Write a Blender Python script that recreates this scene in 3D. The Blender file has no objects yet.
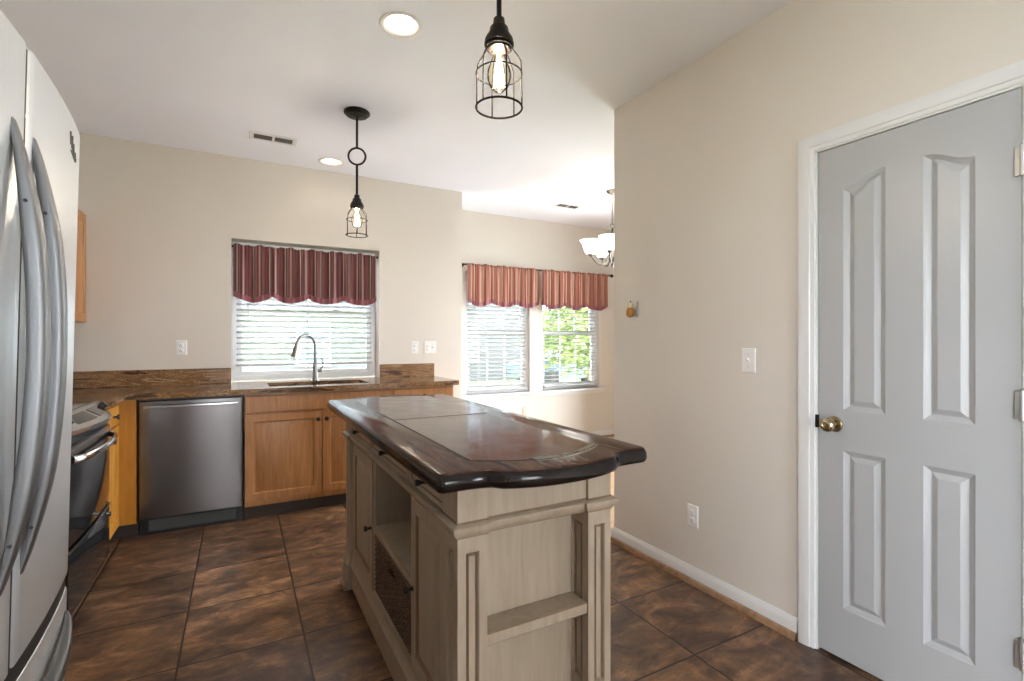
import bpy, bmesh, math, random
from mathutils import Vector, Matrix
random.seed(7)
PI = math.pi
SC = bpy.context.scene
COL = SC.collection

# ------------------------------------------------------------------ camera, sky, exposure
cam_d = bpy.data.cameras.new('camera')
cam = bpy.data.objects.new('camera', cam_d); COL.objects.link(cam)
cam.location = (0, 0, 1.273)
cam.rotation_euler = (math.radians(90.0), 0, math.radians(-28.77))
cam_d.sensor_width = 36.0
cam_d.lens = 496.0 / 1024.0 * 36.0
cam_d.clip_start = 0.02
SC.camera = cam

world = bpy.data.worlds.new('sky_world'); SC.world = world
world.use_nodes = True
bgn = world.node_tree.nodes['Background']
bgn.inputs['Color'].default_value = (0.90, 0.95, 1.0, 1)
bgn.inputs['Strength'].default_value = 6.5
SC.view_settings.view_transform = 'Standard'
SC.view_settings.look = 'None'
SC.view_settings.gamma = 1.0
SC.view_settings.use_curve_mapping = False
SC.view_settings.exposure = 2.33
SC.cycles.use_denoising = True
SC.cycles.max_bounces = 10
SC.cycles.diffuse_bounces = 6
SC.cycles.transparent_max_bounces = 24
SC.cycles.sample_clamp_indirect = 6.0
SC.cycles.caustics_reflective = False
SC.cycles.caustics_refractive = False

def portal(name, loc, rot, sx, sy):
    d = bpy.data.lights.new(name, 'AREA'); d.shape = 'RECTANGLE'; d.size = sx; d.size_y = sy
    d.cycles.is_portal = True
    o = bpy.data.objects.new(name, d); COL.objects.link(o); o.location = loc; o.rotation_euler = rot
    return o

# ------------------------------------------------------------------ measured layout (metres)
H = 2.74
XL, XR = -1.28, 2.0885
YC, YB, XE, YD = 2.453, 4.534, 1.925, 5.15
XN = 4.50
YREAR = -3.4
NL, NR, NZ = -0.0576, 1.1139, 2.088
YWIN = 4.70
CT = 0.935

# ------------------------------------------------------------------ materials
def nt(name):
    m = bpy.data.materials.new(name); m.use_nodes = True
    n = m.node_tree.nodes; l = m.node_tree.links
    b = n['Principled BSDF']
    return m, n, l, b

def flat(name, c, rough=0.5, metal=0.0, emit=None, es=0.0, spec=0.5, coat=0.0):
    m, n, l, b = nt(name)
    b.inputs['Base Color'].default_value = (*c, 1)
    b.inputs['Roughness'].default_value = rough
    b.inputs['Metallic'].default_value = metal
    b.inputs['Specular IOR Level'].default_value = spec
    b.inputs['Coat Weight'].default_value = coat
    if emit:
        b.inputs['Emission Color'].default_value = (*emit, 1)
        b.inputs['Emission Strength'].default_value = es
    return m

def coords(n, l, scale=(1, 1, 1), kind='Object', rot=(0, 0, 0)):
    t = n.new('ShaderNodeTexCoord'); mp = n.new('ShaderNodeMapping')
    mp.inputs['Scale'].default_value = scale; mp.inputs['Rotation'].default_value = rot
    l.new(t.outputs[kind], mp.inputs['Vector'])
    return mp.outputs['Vector']

def noise(n, l, vec, scale, detail=4, rough=0.55, dist=0.0):
    x = n.new('ShaderNodeTexNoise'); x.inputs['Scale'].default_value = scale
    x.inputs['Detail'].default_value = detail; x.inputs['Roughness'].default_value = rough
    x.inputs['Distortion'].default_value = dist
    l.new(vec, x.inputs['Vector']); return x.outputs['Fac']

def ramp(n, l, fac, stops, mode='LINEAR'):
    r = n.new('ShaderNodeValToRGB'); r.color_ramp.interpolation = mode
    e = r.color_ramp.elements
    while len(e) > 1: e.remove(e[-1])
    e[0].position = stops[0][0]; e[0].color = (*stops[0][1], 1)
    for p, c in stops[1:]:
        q = e.new(p); q.color = (*c, 1)
    l.new(fac, r.inputs['Fac']); return r.outputs['Color']

def math_(n, l, op, a, b=None, c=None):
    x = n.new('ShaderNodeMath'); x.operation = op
    for i, v in enumerate((a, b, c)):
        if v is None: continue
        if isinstance(v, (int, float)): x.inputs[i].default_value = v
        else: l.new(v, x.inputs[i])
    return x.outputs[0]

def mix(n, l, fac, a, b, blend='MIX'):
    x = n.new('ShaderNodeMix'); x.data_type = 'RGBA'; x.blend_type = blend
    if isinstance(fac, (int, float)): x.inputs[0].default_value = fac
    else: l.new(fac, x.inputs[0])
    for i, v in ((6, a), (7, b)):
        if isinstance(v, tuple): x.inputs[i].default_value = (*v, 1)
        else: l.new(v, x.inputs[i])
    return x.outputs[2]

def bump(n, l, b, h, strength=0.2, dist=0.01):
    x = n.new('ShaderNodeBump'); x.inputs['Strength'].default_value = strength
    x.inputs['Distance'].default_value = dist
    l.new(h, x.inputs['Height']); l.new(x.outputs['Normal'], b.inputs['Normal'])

def m_paint(name, c, rough=0.6, bs=0.04):
    m, n, l, b = nt(name)
    v = coords(n, l)
    f = noise(n, l, v, 1.3, 3)
    l.new(ramp(n, l, f, [(0.3, tuple(x * 0.97 for x in c)), (0.7, c)]), b.inputs['Base Color'])
    b.inputs['Roughness'].default_value = rough
    b.inputs['Specular IOR Level'].default_value = 0.3
    bump(n, l, b, noise(n, l, v, 160, 2), bs, 0.004)
    return m

def m_tile():
    m, n, l, b = nt('slate_tile')
    t = n.new('ShaderNodeTexCoord'); s = n.new('ShaderNodeSeparateXYZ'); l.new(t.outputs['Object'], s.inputs[0])
    P = 0.4567
    u = math_(n, l, 'DIVIDE', math_(n, l, 'SUBTRACT', s.outputs[0], 0.2439), P)
    v = math_(n, l, 'DIVIDE', math_(n, l, 'SUBTRACT', s.outputs[1], 1.8603), P)
    def edge(a):
        f = math_(n, l, 'FRACT', a)
        return math_(n, l, 'MINIMUM', f, math_(n, l, 'SUBTRACT', 1.0, f))
    e = math_(n, l, 'MINIMUM', edge(u), edge(v))
    grout = math_(n, l, 'LESS_THAN', e, 0.0085)
    cb = n.new('ShaderNodeCombineXYZ')
    l.new(math_(n, l, 'FLOOR', u), cb.inputs[0]); l.new(math_(n, l, 'FLOOR', v), cb.inputs[1])
    wn = n.new('ShaderNodeTexWhiteNoise'); wn.noise_dimensions = '3D'; l.new(cb.outputs[0], wn.inputs['Vector'])
    off = n.new('ShaderNodeVectorMath'); off.operation = 'MULTIPLY_ADD'
    l.new(wn.outputs['Color'], off.inputs[0]); off.inputs[1].default_value = (20, 20, 20); l.new(t.outputs['Object'], off.inputs[2])
    mp = n.new('ShaderNodeMapping'); mp.inputs['Scale'].default_value = (1.0, 1.9, 1); mp.inputs['Rotation'].default_value = (0, 0, 0.35)
    l.new(off.outputs[0], mp.inputs['Vector'])
    f1 = noise(n, l, mp.outputs[0], 4.2, 9, 0.70, 0.6)
    f2 = noise(n, l, off.outputs[0], 16, 5, 0.7)
    c1 = ramp(n, l, f1, [(0.28, (0.046, 0.030, 0.023)), (0.42, (0.115, 0.066, 0.040)), (0.53, (0.22, 0.125, 0.066)), (0.66, (0.42, 0.25, 0.130))])
    c2 = ramp(n, l, f2, [(0.35, (0.55, 0.55, 0.6)), (0.7, (1.25, 1.2, 1.15))])
    c = mix(n, l, 1.0, c1, c2, 'MULTIPLY')
    tone = ramp(n, l, wn.outputs['Value'], [(0, (0.78, 0.76, 0.8)), (1, (1.15, 1.1, 1.02))])
    c = mix(n, l, 1.0, c, tone, 'MULTIPLY')
    c = mix(n, l, grout, c, (0.022, 0.014, 0.011))
    l.new(c, b.inputs['Base Color'])
    rr = ramp(n, l, f2, [(0.3, (0.34,) * 3), (0.7, (0.5,) * 3)])
    l.new(rr, b.inputs['Roughness'])
    h = math_(n, l, 'MULTIPLY_ADD', f1, 0.5, math_(n, l, 'MULTIPLY', math_(n, l, 'MINIMUM', e, 0.02), 30))
    bump(n, l, b, h, 0.35, 0.006)
    return m

def m_wood(name, cols, scale=(14, 14, 1.2), rough=0.35, ns=2.2, dist=1.2, coat=0.0):
    m, n, l, b = nt(name)
    v = coords(n, l, scale)
    f = noise(n, l, v, ns, 5, 0.6, dist)
    c = ramp(n, l, f, [(0.30, cols[0]), (0.5, cols[1]), (0.72, cols[2])])
    l.new(c, b.inputs['Base Color']); b.inputs['Roughness'].default_value = rough
    b.inputs['Coat Weight'].default_value = coat; b.inputs['Coat Roughness'].default_value = 0.1
    bump(n, l, b, f, 0.05, 0.003)
    return m

def m_distress(name='distressed_cream_paint'):
    m, n, l, b = nt(name)
    v = coords(n, l, (22, 22, 2.0)); w = coords(n, l)
    f = noise(n, l, v, 1.6, 6, 0.65, 0.6)
    c = ramp(n, l, f, [(0.20, (0.20, 0.137, 0.09)), (0.36, (0.335, 0.265, 0.192)), (0.62, (0.385, 0.315, 0.238))])
    wear = math_(n, l, 'MULTIPLY', math_(n, l, 'GREATER_THAN', noise(n, l, v, 3.0, 8, 0.75), 0.685), 0.7)
    c = mix(n, l, wear, c, (0.20, 0.12, 0.065))
    l.new(c, b.inputs['Base Color']); b.inputs['Roughness'].default_value = 0.5
    bump(n, l, b, f, 0.12, 0.004)
    return m

def m_granite():
    m, n, l, b = nt('granite')
    v = coords(n, l, (1.0, 5.0, 7.0), rot=(0.0, 0.10, 0.16))
    f1 = noise(n, l, v, 1.5, 6, 0.6, 1.6)
    c1 = ramp(n, l, f1, [(0.30, (0.012, 0.010, 0.010)), (0.42, (0.075, 0.040, 0.020)), (0.48, (0.26, 0.15, 0.075)), (0.56, (0.15, 0.078, 0.034)), (0.62, (0.33, 0.21, 0.115)), (0.70, (0.022, 0.017, 0.015)), (0.80, (0.20, 0.12, 0.065))])
    f2 = noise(n, l, coords(n, l), 90, 3, 0.6)
    c = mix(n, l, 1.0, c1, ramp(n, l, f2, [(0.3, (0.7,) * 3), (0.7, (1.6,) * 3)]), 'MULTIPLY')
    l.new(c, b.inputs['Base Color']); b.inputs['Roughness'].default_value = 0.09
    return m

def m_steel(name, c=(0.60, 0.61, 0.62), rough=0.24, vert=False, metal=1.0):
    m, n, l, b = nt(name)
    v = coords(n, l, (220, 220, 0.8) if vert else (1.2, 1.2, 220))
    f = noise(n, l, v, 1.0, 2)
    l.new(ramp(n, l, f, [(0.3, tuple(x * .94 for x in c)), (0.7, c)]), b.inputs['Base Color']); b.inputs['Metallic'].default_value = metal
    l.new(ramp(n, l, f, [(0.3, (rough * 0.93,) * 3), (0.7, (rough * 1.07,) * 3)]), b.inputs['Roughness'])
    return m

def m_fabric(name, base, pink, cream, dark):
    m, n, l, b = nt(name)
    t = n.new('ShaderNodeTexCoord'); s = n.new('ShaderNodeSeparateXYZ'); l.new(t.outputs['Object'], s.inputs[0])
    f = math_(n, l, 'FRACT', math_(n, l, 'DIVIDE', s.outputs[0], 0.118))
    st = [(0, base), (0.30, dark), (0.37, cream), (0.46, dark), (0.52, pink), (0.60, base), (0.74, cream), (0.81, pink), (0.88, dark), (0.96, base)]
    c = ramp(n, l, f, st, 'CONSTANT')
    w = noise(n, l, t.outputs['Object'], 400, 2)
    c = mix(n, l, 1.0, c, ramp(n, l, w, [(0.3, (0.85,) * 3), (0.7, (1.12,) * 3)]), 'MULTIPLY')
    l.new(c, b.inputs['Base Color']); b.inputs['Roughness'].default_value = 0.75
    b.inputs['Sheen Weight'].default_value = 0.2
    return m

def m_glass(name='window_glass', tint=(1, 1, 1), ior=1.35):
    m = bpy.data.materials.new(name); m.use_nodes = True
    n = m.node_tree.nodes; l = m.node_tree.links
    n.remove(n['Principled BSDF']); out = n['Material Output']
    tr = n.new('ShaderNodeBsdfTransparent'); tr.inputs[0].default_value = (*tint, 1)
    gl = n.new('ShaderNodeBsdfGlossy'); gl.inputs['Roughness'].default_value = 0.02
    fr = n.new('ShaderNodeFresnel'); fr.inputs[0].default_value = ior
    mx = n.new('ShaderNodeMixShader')
    l.new(fr.outputs[0], mx.inputs[0]); l.new(tr.outputs[0], mx.inputs[1]); l.new(gl.outputs[0], mx.inputs[2])
    l.new(mx.outputs[0], out.inputs['Surface'])
    return m

def m_wicker():
    m, n, l, b = nt('wicker')
    t = n.new('ShaderNodeTexCoord')
    s = n.new('ShaderNodeSeparateXYZ'); l.new(t.outputs['Object'], s.inputs[0])
    a = math_(n, l, 'SINE', math_(n, l, 'MULTIPLY', math_(n, l, 'ADD', s.outputs[1], s.outputs[0]), 420))
    c = math_(n, l, 'SINE', math_(n, l, 'MULTIPLY', s.outputs[2], 300))
    w = math_(n, l, 'MULTIPLY', a, c)
    f = noise(n, l, t.outputs['Object'], 60, 3)
    k = math_(n, l, 'MULTIPLY_ADD', w, 0.25, math_(n, l, 'MULTIPLY', f, 0.9))
    l.new(ramp(n, l, k, [(0.2, (0.03, 0.016, 0.009)), (0.5, (0.12, 0.068, 0.038)), (0.8, (0.27, 0.17, 0.10))]), b.inputs['Base Color'])
    b.inputs['Roughness'].default_value = 0.55
    bump(n, l, b, w, 0.8, 0.004)
    return m

def m_islandtop():
    m, n, l, b = nt('dark_walnut_top')
    t = n.new('ShaderNodeTexCoord'); s = n.new('ShaderNodeSeparateXYZ'); l.new(t.outputs['Object'], s.inputs[0])
    x, y = s.outputs[0], s.outputs[1]          # object origin: centre of the top
    ax = math_(n, l, 'ABSOLUTE', x)
    ay = math_(n, l, 'ABSOLUTE', y)
    # inner field outline: |x| < .215, |y| < bulged end
    bul = math_(n, l, 'MULTIPLY_ADD', math_(n, l, 'MULTIPLY', x, x), -1.75, 0.845)
    ex = math_(n, l, 'SUBTRACT', 0.215, ax)
    ey = math_(n, l, 'SUBTRACT', bul, ay)
    ins = math_(n, l, 'MINIMUM', ex, ey)       # >0 inside the field
    inside = math_(n, l, 'GREATER_THAN', ins, 0.0)
    g1 = math_(n, l, 'LESS_THAN', math_(n, l, 'ABSOLUTE', ins), 0.0035)
    g2 = math_(n, l, 'MULTIPLY', inside, math_(n, l, 'LESS_THAN', math_(n, l, 'ABSOLUTE', y), 0.0035))
    # plank joints inside the field and mitred breadboard joints in the border
    fx = math_(n, l, 'FRACT', math_(n, l, 'DIVIDE', math_(n, l, 'ADD', x, 0.215), 0.1075))
    g3 = math_(n, l, 'MULTIPLY', inside, math_(n, l, 'LESS_THAN', fx, 0.018))
    g = math_(n, l, 'MAXIMUM', g1, g2)
    v = coords(n, l, (16, 1.3, 16))
    f = noise(n, l, v, 2.0, 6, 0.62, 0.9)
    c = ramp(n, l, f, [(0.28, (0.020, 0.009, 0.007)), (0.5, (0.060, 0.026, 0.016)), (0.72, (0.110, 0.052, 0.031))])
    field = ramp(n, l, f, [(0.28, (0.022, 0.010, 0.008)), (0.5, (0.056, 0.026, 0.017)), (0.72, (0.105, 0.052, 0.034))])
    c = mix(n, l, inside, c, field)
    c = mix(n, l, math_(n, l, 'LESS_THAN', s.outputs[2], -0.004), c, (0.010, 0.006, 0.005))   # ebonised moulded edge
    # chalky worn edge on the near right of the field line
    wz = noise(n, l, coords(n, l, (9, 9, 9)), 1.5, 6, 0.7)
    near = math_(n, l, 'LESS_THAN', y, -0.66)
    rt = math_(n, l, 'GREATER_THAN', x, -0.05)
    band = math_(n, l, 'LESS_THAN', math_(n, l, 'ABSOLUTE', math_(n, l, 'SUBTRACT', ins, 0.006)), 0.016)
    chalk = math_(n, l, 'MULTIPLY', math_(n, l, 'MULTIPLY', near, band), math_(n, l, 'MULTIPLY', rt, math_(n, l, 'GREATER_THAN', wz, 0.47)))
    c = mix(n, l, math_(n, l, 'MULTIPLY', chalk, 0.55), c, (0.25, 0.29, 0.24))
    c = mix(n, l, math_(n, l, 'MULTIPLY', g3, 0.35), c, (0.02, 0.01, 0.007))
    c = mix(n, l, math_(n, l, 'MULTIPLY', g, 0.85), c, (0.028, 0.014, 0.010))
    l.new(c, b.inputs['Base Color'])
    rr = ramp(n, l, noise(n, l, coords(n, l, (5, 5, 5)), 2.0, 5), [(0.3, (0.09,) * 3), (0.7, (0.21,) * 3)])
    l.new(rr, b.inputs['Roughness'])
    b.inputs['Specular IOR Level'].default_value = 0.26
    sc = noise(n, l, coords(n, l, (14, 30, 14)), 1.0, 4, 0.6)
    h = math_(n, l, 'SUBTRACT', math_(n, l, 'MULTIPLY_ADD', f, 0.3, math_(n, l, 'MULTIPLY', sc, 0.5)), math_(n, l, 'MAXIMUM', g, math_(n, l, 'MULTIPLY', g3, 0.4)))
    bump(n, l, b, h, 0.22, 0.004)
    return m

M = dict(
    wall=m_paint('wall_paint', (0.70, 0.655, 0.605)),
    ceil=m_paint('ceiling_paint', (0.86, 0.885, 0.96), 0.8),
    trim=flat('white_trim_paint', (0.72, 0.725, 0.735), 0.32),
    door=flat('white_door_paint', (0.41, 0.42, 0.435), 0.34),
    shoe=m_wood('stained_shoe_wood', [(0.22, 0.125, 0.07), (0.32, 0.19, 0.11), (0.40, 0.25, 0.15)], (6, 6, 6)),
    vinyl=flat('white_vinyl', (0.82, 0.83, 0.85), 0.35),
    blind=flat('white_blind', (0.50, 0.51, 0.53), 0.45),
    cord=flat('blind_cord', (0.55, 0.55, 0.56), 0.7),
    tile=m_tile(),
    plank=m_wood('dining_floor_wood', [(0.30, 0.19, 0.10), (0.42, 0.28, 0.16), (0.52, 0.36, 0.21)], (1.2, 14, 14)),
    maple=m_wood('maple', [(0.34, 0.145, 0.045), (0.42, 0.190, 0.066), (0.49, 0.24, 0.092)]),
    honey=m_wood('honey_maple', [(0.40, 0.165, 0.018), (0.50, 0.22, 0.026), (0.57, 0.28, 0.042)]),
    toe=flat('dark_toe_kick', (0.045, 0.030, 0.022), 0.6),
    granite=m_granite(),
    steel=flat('brushed_steel', (0.55, 0.56, 0.575), 0.22, 1.0),
    fsteel=m_steel('fridge_steel', (0.80, 0.835, 0.88), 0.34, True, 0.58),
    handle=flat('handle_steel', (0.22, 0.225, 0.235), 0.46, 1.0),
    dsteel=flat('dark_steel', (0.22, 0.21, 0.21), 0.26, 1.0),
    chrome=flat('chrome', (0.75, 0.75, 0.76), 0.12, 1.0),
    nickel=flat('brushed_nickel', (0.19, 0.185, 0.175), 0.34, 1.0),
    satin=flat('satin_silver', (0.50, 0.50, 0.50), 0.35, 0.8),
    dnickel=flat('dark_nickel', (0.13, 0.12, 0.11), 0.35, 0.9),
    brass=flat('antique_brass', (0.42, 0.34, 0.22), 0.24, 1.0),
    case=flat('grey_case', (0.20, 0.20, 0.21), 0.5), kick=flat('dark_kick_plate', (0.06, 0.065, 0.065), 0.45),
    gasket=flat('dark_gasket', (0.02, 0.02, 0.022), 0.6),
    black=flat('matte_black_metal', (0.012, 0.011, 0.011), 0.42, 0.6),
    cage=flat('dull_black_wire', (0.004, 0.0035, 0.003), 0.7, 0.0, spec=0.08),
    bronze=flat('dark_bronze', (0.016, 0.012, 0.010), 0.38, 0.0, spec=0.3),
    bglass=flat('black_glass', (0.012, 0.012, 0.013), 0.06),
    bplastic=flat('black_plastic', (0.015, 0.015, 0.016), 0.35),
    hblack=flat('black_hole', (0.004, 0.004, 0.004), 0.9),
    ring=flat('burner_ring', (0.16, 0.16, 0.17), 0.15),
    cream=m_distress(),
    itop=m_islandtop(), rub_shade=flat('rubbed_edge_groove_shade', (0.22, 0.14, 0.085), 0.55),  # worn edges and glaze brown; also groove shade put into the colour
    wicker=m_wicker(),
    fabric=m_fabric('striped_fabric', (0.150, 0.036, 0.040), (0.23, 0.10, 0.10), (0.36, 0.25, 0.205), (0.060, 0.028, 0.027)),
    fabric_lit=m_fabric('striped_fabric_lit', (0.34, 0.105, 0.075), (0.44, 0.20, 0.15), (0.52, 0.36, 0.25), (0.14, 0.075, 0.055)),  # same stripes lightened: window light on the nook valances put into the colour
    border=flat('rose_fabric', (0.27, 0.095, 0.115), 0.7),
    glass=m_glass(),
    bulbglass=m_glass('amber_bulb_glass', (1.0, 0.95, 0.85), 1.12),
    filament=flat('glowing_filament', (1, 0.8, 0.5), 0.5, emit=(1.0, 0.93, 0.83), es=120),
    bulbdim=flat('glowing_shade_bulb', (1, 0.9, 0.7), 0.5, emit=(1.0, 0.84, 0.6), es=3),
    can=flat('cream_can_reflector', (0.30, 0.265, 0.21), 0.35),
    lamp=flat('glowing_flood_lamp', (1, 1, 1), 0.5, emit=(1.0, 0.92, 0.82), es=5),
    shade=flat('lit_frosted_shade', (0.85, 0.82, 0.76), 0.4, emit=(1.0, 0.95, 0.88), es=1.3),
    plastic=flat('white_plastic', (0.80, 0.80, 0.80), 0.3),
    slot=flat('grey_slot', (0.10, 0.10, 0.10), 0.5),
    screw=flat('screw_metal', (0.5, 0.5, 0.5), 0.3, 0.9),
    hook=flat('pale_grey_metal', (0.42, 0.41, 0.39), 0.35, 0.3),
    ivplate=flat('almond_plastic', (0.66, 0.57, 0.47), 0.35),
    amber=flat('amber_glaze', (0.42, 0.19, 0.035), 0.15),
    ivory=flat('ivory_glaze', (0.68, 0.56, 0.36), 0.25),
    concrete=flat('pale_concrete', (0.70, 0.70, 0.70), 0.8),
    siding=None, roof=flat('roof_shingle', (0.12, 0.115, 0.12), 0.8),
    lawn=None, leaf=None, bark=flat('bark', (0.10, 0.07, 0.05), 0.9),
    carpaint=flat('silver_blue_car_paint', (0.07, 0.10, 0.14), 0.4, 0.0, spec=0.25),
    tyre=flat('tyre_rubber', (0.02, 0.02, 0.02), 0.8),
)
def _siding():
    m, n, l, b = nt('house_siding')
    t = n.new('ShaderNodeTexCoord'); s = n.new('ShaderNodeSeparateXYZ'); l.new(t.outputs['Object'], s.inputs[0])
    f = math_(n, l, 'FRACT', math_(n, l, 'DIVIDE', s.outputs[2], 0.16))
    l.new(ramp(n, l, f, [(0.0, (0.03, 0.033, 0.036)), (0.10, (0.038, 0.040, 0.043)), (1.0, (0.043, 0.045, 0.048))]), b.inputs['Base Color'])
    b.inputs['Roughness'].default_value = 0.6
    bump(n, l, b, f, 0.5, 0.02)
    return m
def _noisy(name, a, c, sc):
    m, n, l, b = nt(name)
    l.new(ramp(n, l, noise(n, l, coords(n, l), sc, 5), [(0.3, a), (0.7, c)]), b.inputs['Base Color'])
    b.inputs['Roughness'].default_value = 0.8
    return m
M['siding'] = _siding()
M['lawn'] = _noisy('lawn_grass', (0.05, 0.09, 0.02), (0.10, 0.14, 0.04), 3)
M['leaf'] = _noisy('tree_leaf', (0.055, 0.10, 0.015), (0.17, 0.22, 0.04), 0.9)

# ------------------------------------------------------------------ mesh helpers
def wloc(o):
    v = Vector((0, 0, 0))
    while o is not None:
        v += o.location; o = o.parent
    return v

class MB:
    def __init__(s, em=-1): s.b = bmesh.new(); s.em = em   # em: material slot of bevelled edges
    def box(s, x0, y0, z0, x1, y1, z1, bev=0.0, seg=1):
        xs = sorted((x0, x1)); ys = sorted((y0, y1)); zs = sorted((z0, z1))
        r = bmesh.ops.create_cube(s.b, size=1.0)
        for v in r['verts']:
            v.co = Vector((xs[0] + (v.co.x + .5) * (xs[1] - xs[0]), ys[0] + (v.co.y + .5) * (ys[1] - ys[0]), zs[0] + (v.co.z + .5) * (zs[1] - zs[0])))
        if bev > 0:
            es = list({e for v in r['verts'] for e in v.link_edges})
            bmesh.ops.bevel(s.b, geom=es, offset=bev, segments=seg, affect='EDGES', profile=0.6, material=s.em)
        return s
    def loops(s, rings, cap0=True, cap1=True, closed=True, mi=()):
        vs = [[s.b.verts.new(p) for p in r] for r in rings]
        for q, (a, c) in enumerate(zip(vs, vs[1:])):
            n = len(a)
            for i in range(n if closed else n - 1):
                j = (i + 1) % n
                try: f = s.b.faces.new((a[i], a[j], c[j], c[i]))
                except ValueError: continue
                if q in mi: f.material_index = 1
        if cap0: s.b.faces.new(list(reversed(vs[0])))
        if cap1: s.b.faces.new(vs[-1])
        return s
    def stack(s, outline, zs):
        rings = []
        for z, ins in zs:
            rings.append([(p[0], p[1], z) for p in (inset_poly(outline, ins) if ins else outline)])
        return s.loops(rings)
    def tube(s, path, r, n=8, closed=False):
        path = [Vector(p) for p in path]; rings = []
        rs = r if isinstance(r, (list, tuple)) else [r] * len(path)
        N = len(path); prev = None
        for i, p in enumerate(path):
            if closed: t = path[(i + 1) % N] - path[i - 1]
            else: t = path[min(i + 1, N - 1)] - path[max(i - 1, 0)]
            t.normalize()
            if prev is None:
                a = Vector((0, 0, 1)) if abs(t.z) < 0.9 else Vector((1, 0, 0))
                u = t.cross(a).normalized()
            else:
                u = (prev - t * prev.dot(t)).normalized()
            prev = u; w = t.cross(u)
            rings.append([p + (u * math.cos(2 * PI * k / n) + w * math.sin(2 * PI * k / n)) * rs[i] for k in range(n)])
        if closed:
            rings.append(rings[0]); vs = [[s.b.verts.new(q) for q in rr] for rr in rings[:-1]]
            # align seam
            best = min(range(n), key=lambda k: (vs[0][k].co - vs[-1][0].co).length)
            vs.append([vs[0][(best + k) % n] for k in range(n)])
            for a, c in zip(vs, vs[1:]):
                for i in range(n):
                    j = (i + 1) % n; s.b.faces.new((a[i], a[j], c[j], c[i]))
            return s
        return s.loops(rings)
    def lathe(s, c, prof, n=24, axis='z', cap0=True, cap1=True):
        rings = []
        for r, h in prof:
            r = max(r, 1e-4); ring = []
            for k in range(n):
                a = 2 * PI * k / n; ca, sa = r * math.cos(a), r * math.sin(a)
                if axis == 'z': ring.append((c[0] + ca, c[1] + sa, c[2] + h))
                elif axis == 'y': ring.append((c[0] + ca, c[1] + h, c[2] + sa))
                else: ring.append((c[0] + h, c[1] + ca, c[2] + sa))
            rings.append(ring)
        return s.loops(rings, cap0, cap1)
    def sweep(s, path, sec, side, taper=None):
        """sec: list of (a, b): a along side vector, b along the outward normal"""
        path = [Vector(p) for p in path]; side = Vector(side).normalized(); rings = []
        for i, p in enumerate(path):
            t = (path[min(i + 1, len(path) - 1)] - path[max(i - 1, 0)]).normalized()
            nn = side.cross(t).normalized()
            k = taper(i / (len(path) - 1)) if taper else 1.0
            rings.append([p + side * a * (.5 + .5 * k) + nn * b * k for a, b in sec])
        return s.loops(rings)
    def panel(s, xf, u0, u1, v0, v1, rings, thick, mi=()):
        """rectangular slab with nested relief rings: rings = [(inset, depth)], depth outward +"""
        def rect(i, d): return [xf(u0 + i, v0 + i, d), xf(u1 - i, v0 + i, d), xf(u1 - i, v1 - i, d), xf(u0 + i, v1 - i, d)]
        return s.loops([rect(0, -thick)] + [rect(i, d) for i, d in rings], mi=mi)
    def build(s, name, mat, parent=None, smooth=True, ang=35, org=None, recalc=True, mat2=None):
        b = s.b
        if recalc: bmesh.ops.recalc_face_normals(b, faces=b.faces)
        if parent is None:
            if org is None:
                lo = Vector((min(v.co[i] for v in b.verts) for i in range(3))); hi = Vector((max(v.co[i] for v in b.verts) for i in range(3)))
                org = Vector(((lo.x + hi.x) / 2, (lo.y + hi.y) / 2, lo.z))
            off = Vector(org)
        else: off = wloc(parent)
        for v in b.verts: v.co -= off
        me = bpy.data.meshes.new(name); b.to_mesh(me); b.free()
        me.materials.append(mat)
        if mat2 is not None: me.materials.append(mat2)
        if smooth:
            me.polygons.foreach_set('use_smooth', [True] * len(me.polygons))
            me.set_sharp_from_angle(angle=math.radians(ang))
        o = bpy.data.objects.new(name, me); COL.objects.link(o)
        if parent is not None: o.parent = parent
        else: o.location = off
        return o

def inset_poly(pts, d):
    """inset a counter-clockwise outline by d"""
    n = len(pts); out = []
    for i in range(n):
        p0, p1, p2 = Vector(pts[i - 1][:2]), Vector(pts[i][:2]), Vector(pts[(i + 1) % n][:2])
        e1, e2 = (p1 - p0).normalized(), (p2 - p1).normalized()
        n1, n2 = Vector((-e1.y, e1.x)), Vector((-e2.y, e2.x))
        m = n1 + n2
        m = m / max(m.length_squared, 0.4) * 2 if m.length > 1e-6 else n1
        out.append((p1.x + m.x * d, p1.y + m.y * d))
    return out

def rrect(x0, y0, x1, y1, r, n=5):
    out = []
    for cx, cy, a0 in ((x1 - r, y0 + r, -90), (x1 - r, y1 - r, 0), (x0 + r, y1 - r, 90), (x0 + r, y0 + r, 180)):
        for k in range(n + 1):
            a = math.radians(a0 + 90 * k / n); out.append((cx + r * math.cos(a), cy + r * math.sin(a)))
    return out

def thing(name, loc, label, cat, group=None, rz=0.0):
    o = bpy.data.objects.new(name, None); o.empty_display_size = 0.1
    COL.objects.link(o); o.location = loc; o.rotation_euler = (0, 0, rz)
    return tag(o, label, cat, group)
def tag(o, label, cat, group=None, kind=None):
    o['label'] = label; o['category'] = cat
    if group: o['group'] = group
    if kind: o['kind'] = kind
    return o
def struct(o, label=None, cat=None):
    o['kind'] = 'structure'
    if label: o['label'] = label
    if cat: o['category'] = cat
    return o
def dup(root, loc, rz=None, label=None):
    r = root.copy(); COL.objects.link(r); r.location = loc
    if rz is not None: r.rotation_euler = (0, 0, rz)
    if label: r['label'] = label
    for ch in list(root.children):
        c = ch.copy(); COL.objects.link(c); c.parent = r
        for g in list(ch.children):
            d = g.copy(); COL.objects.link(d); d.parent = c
    return r

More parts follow.
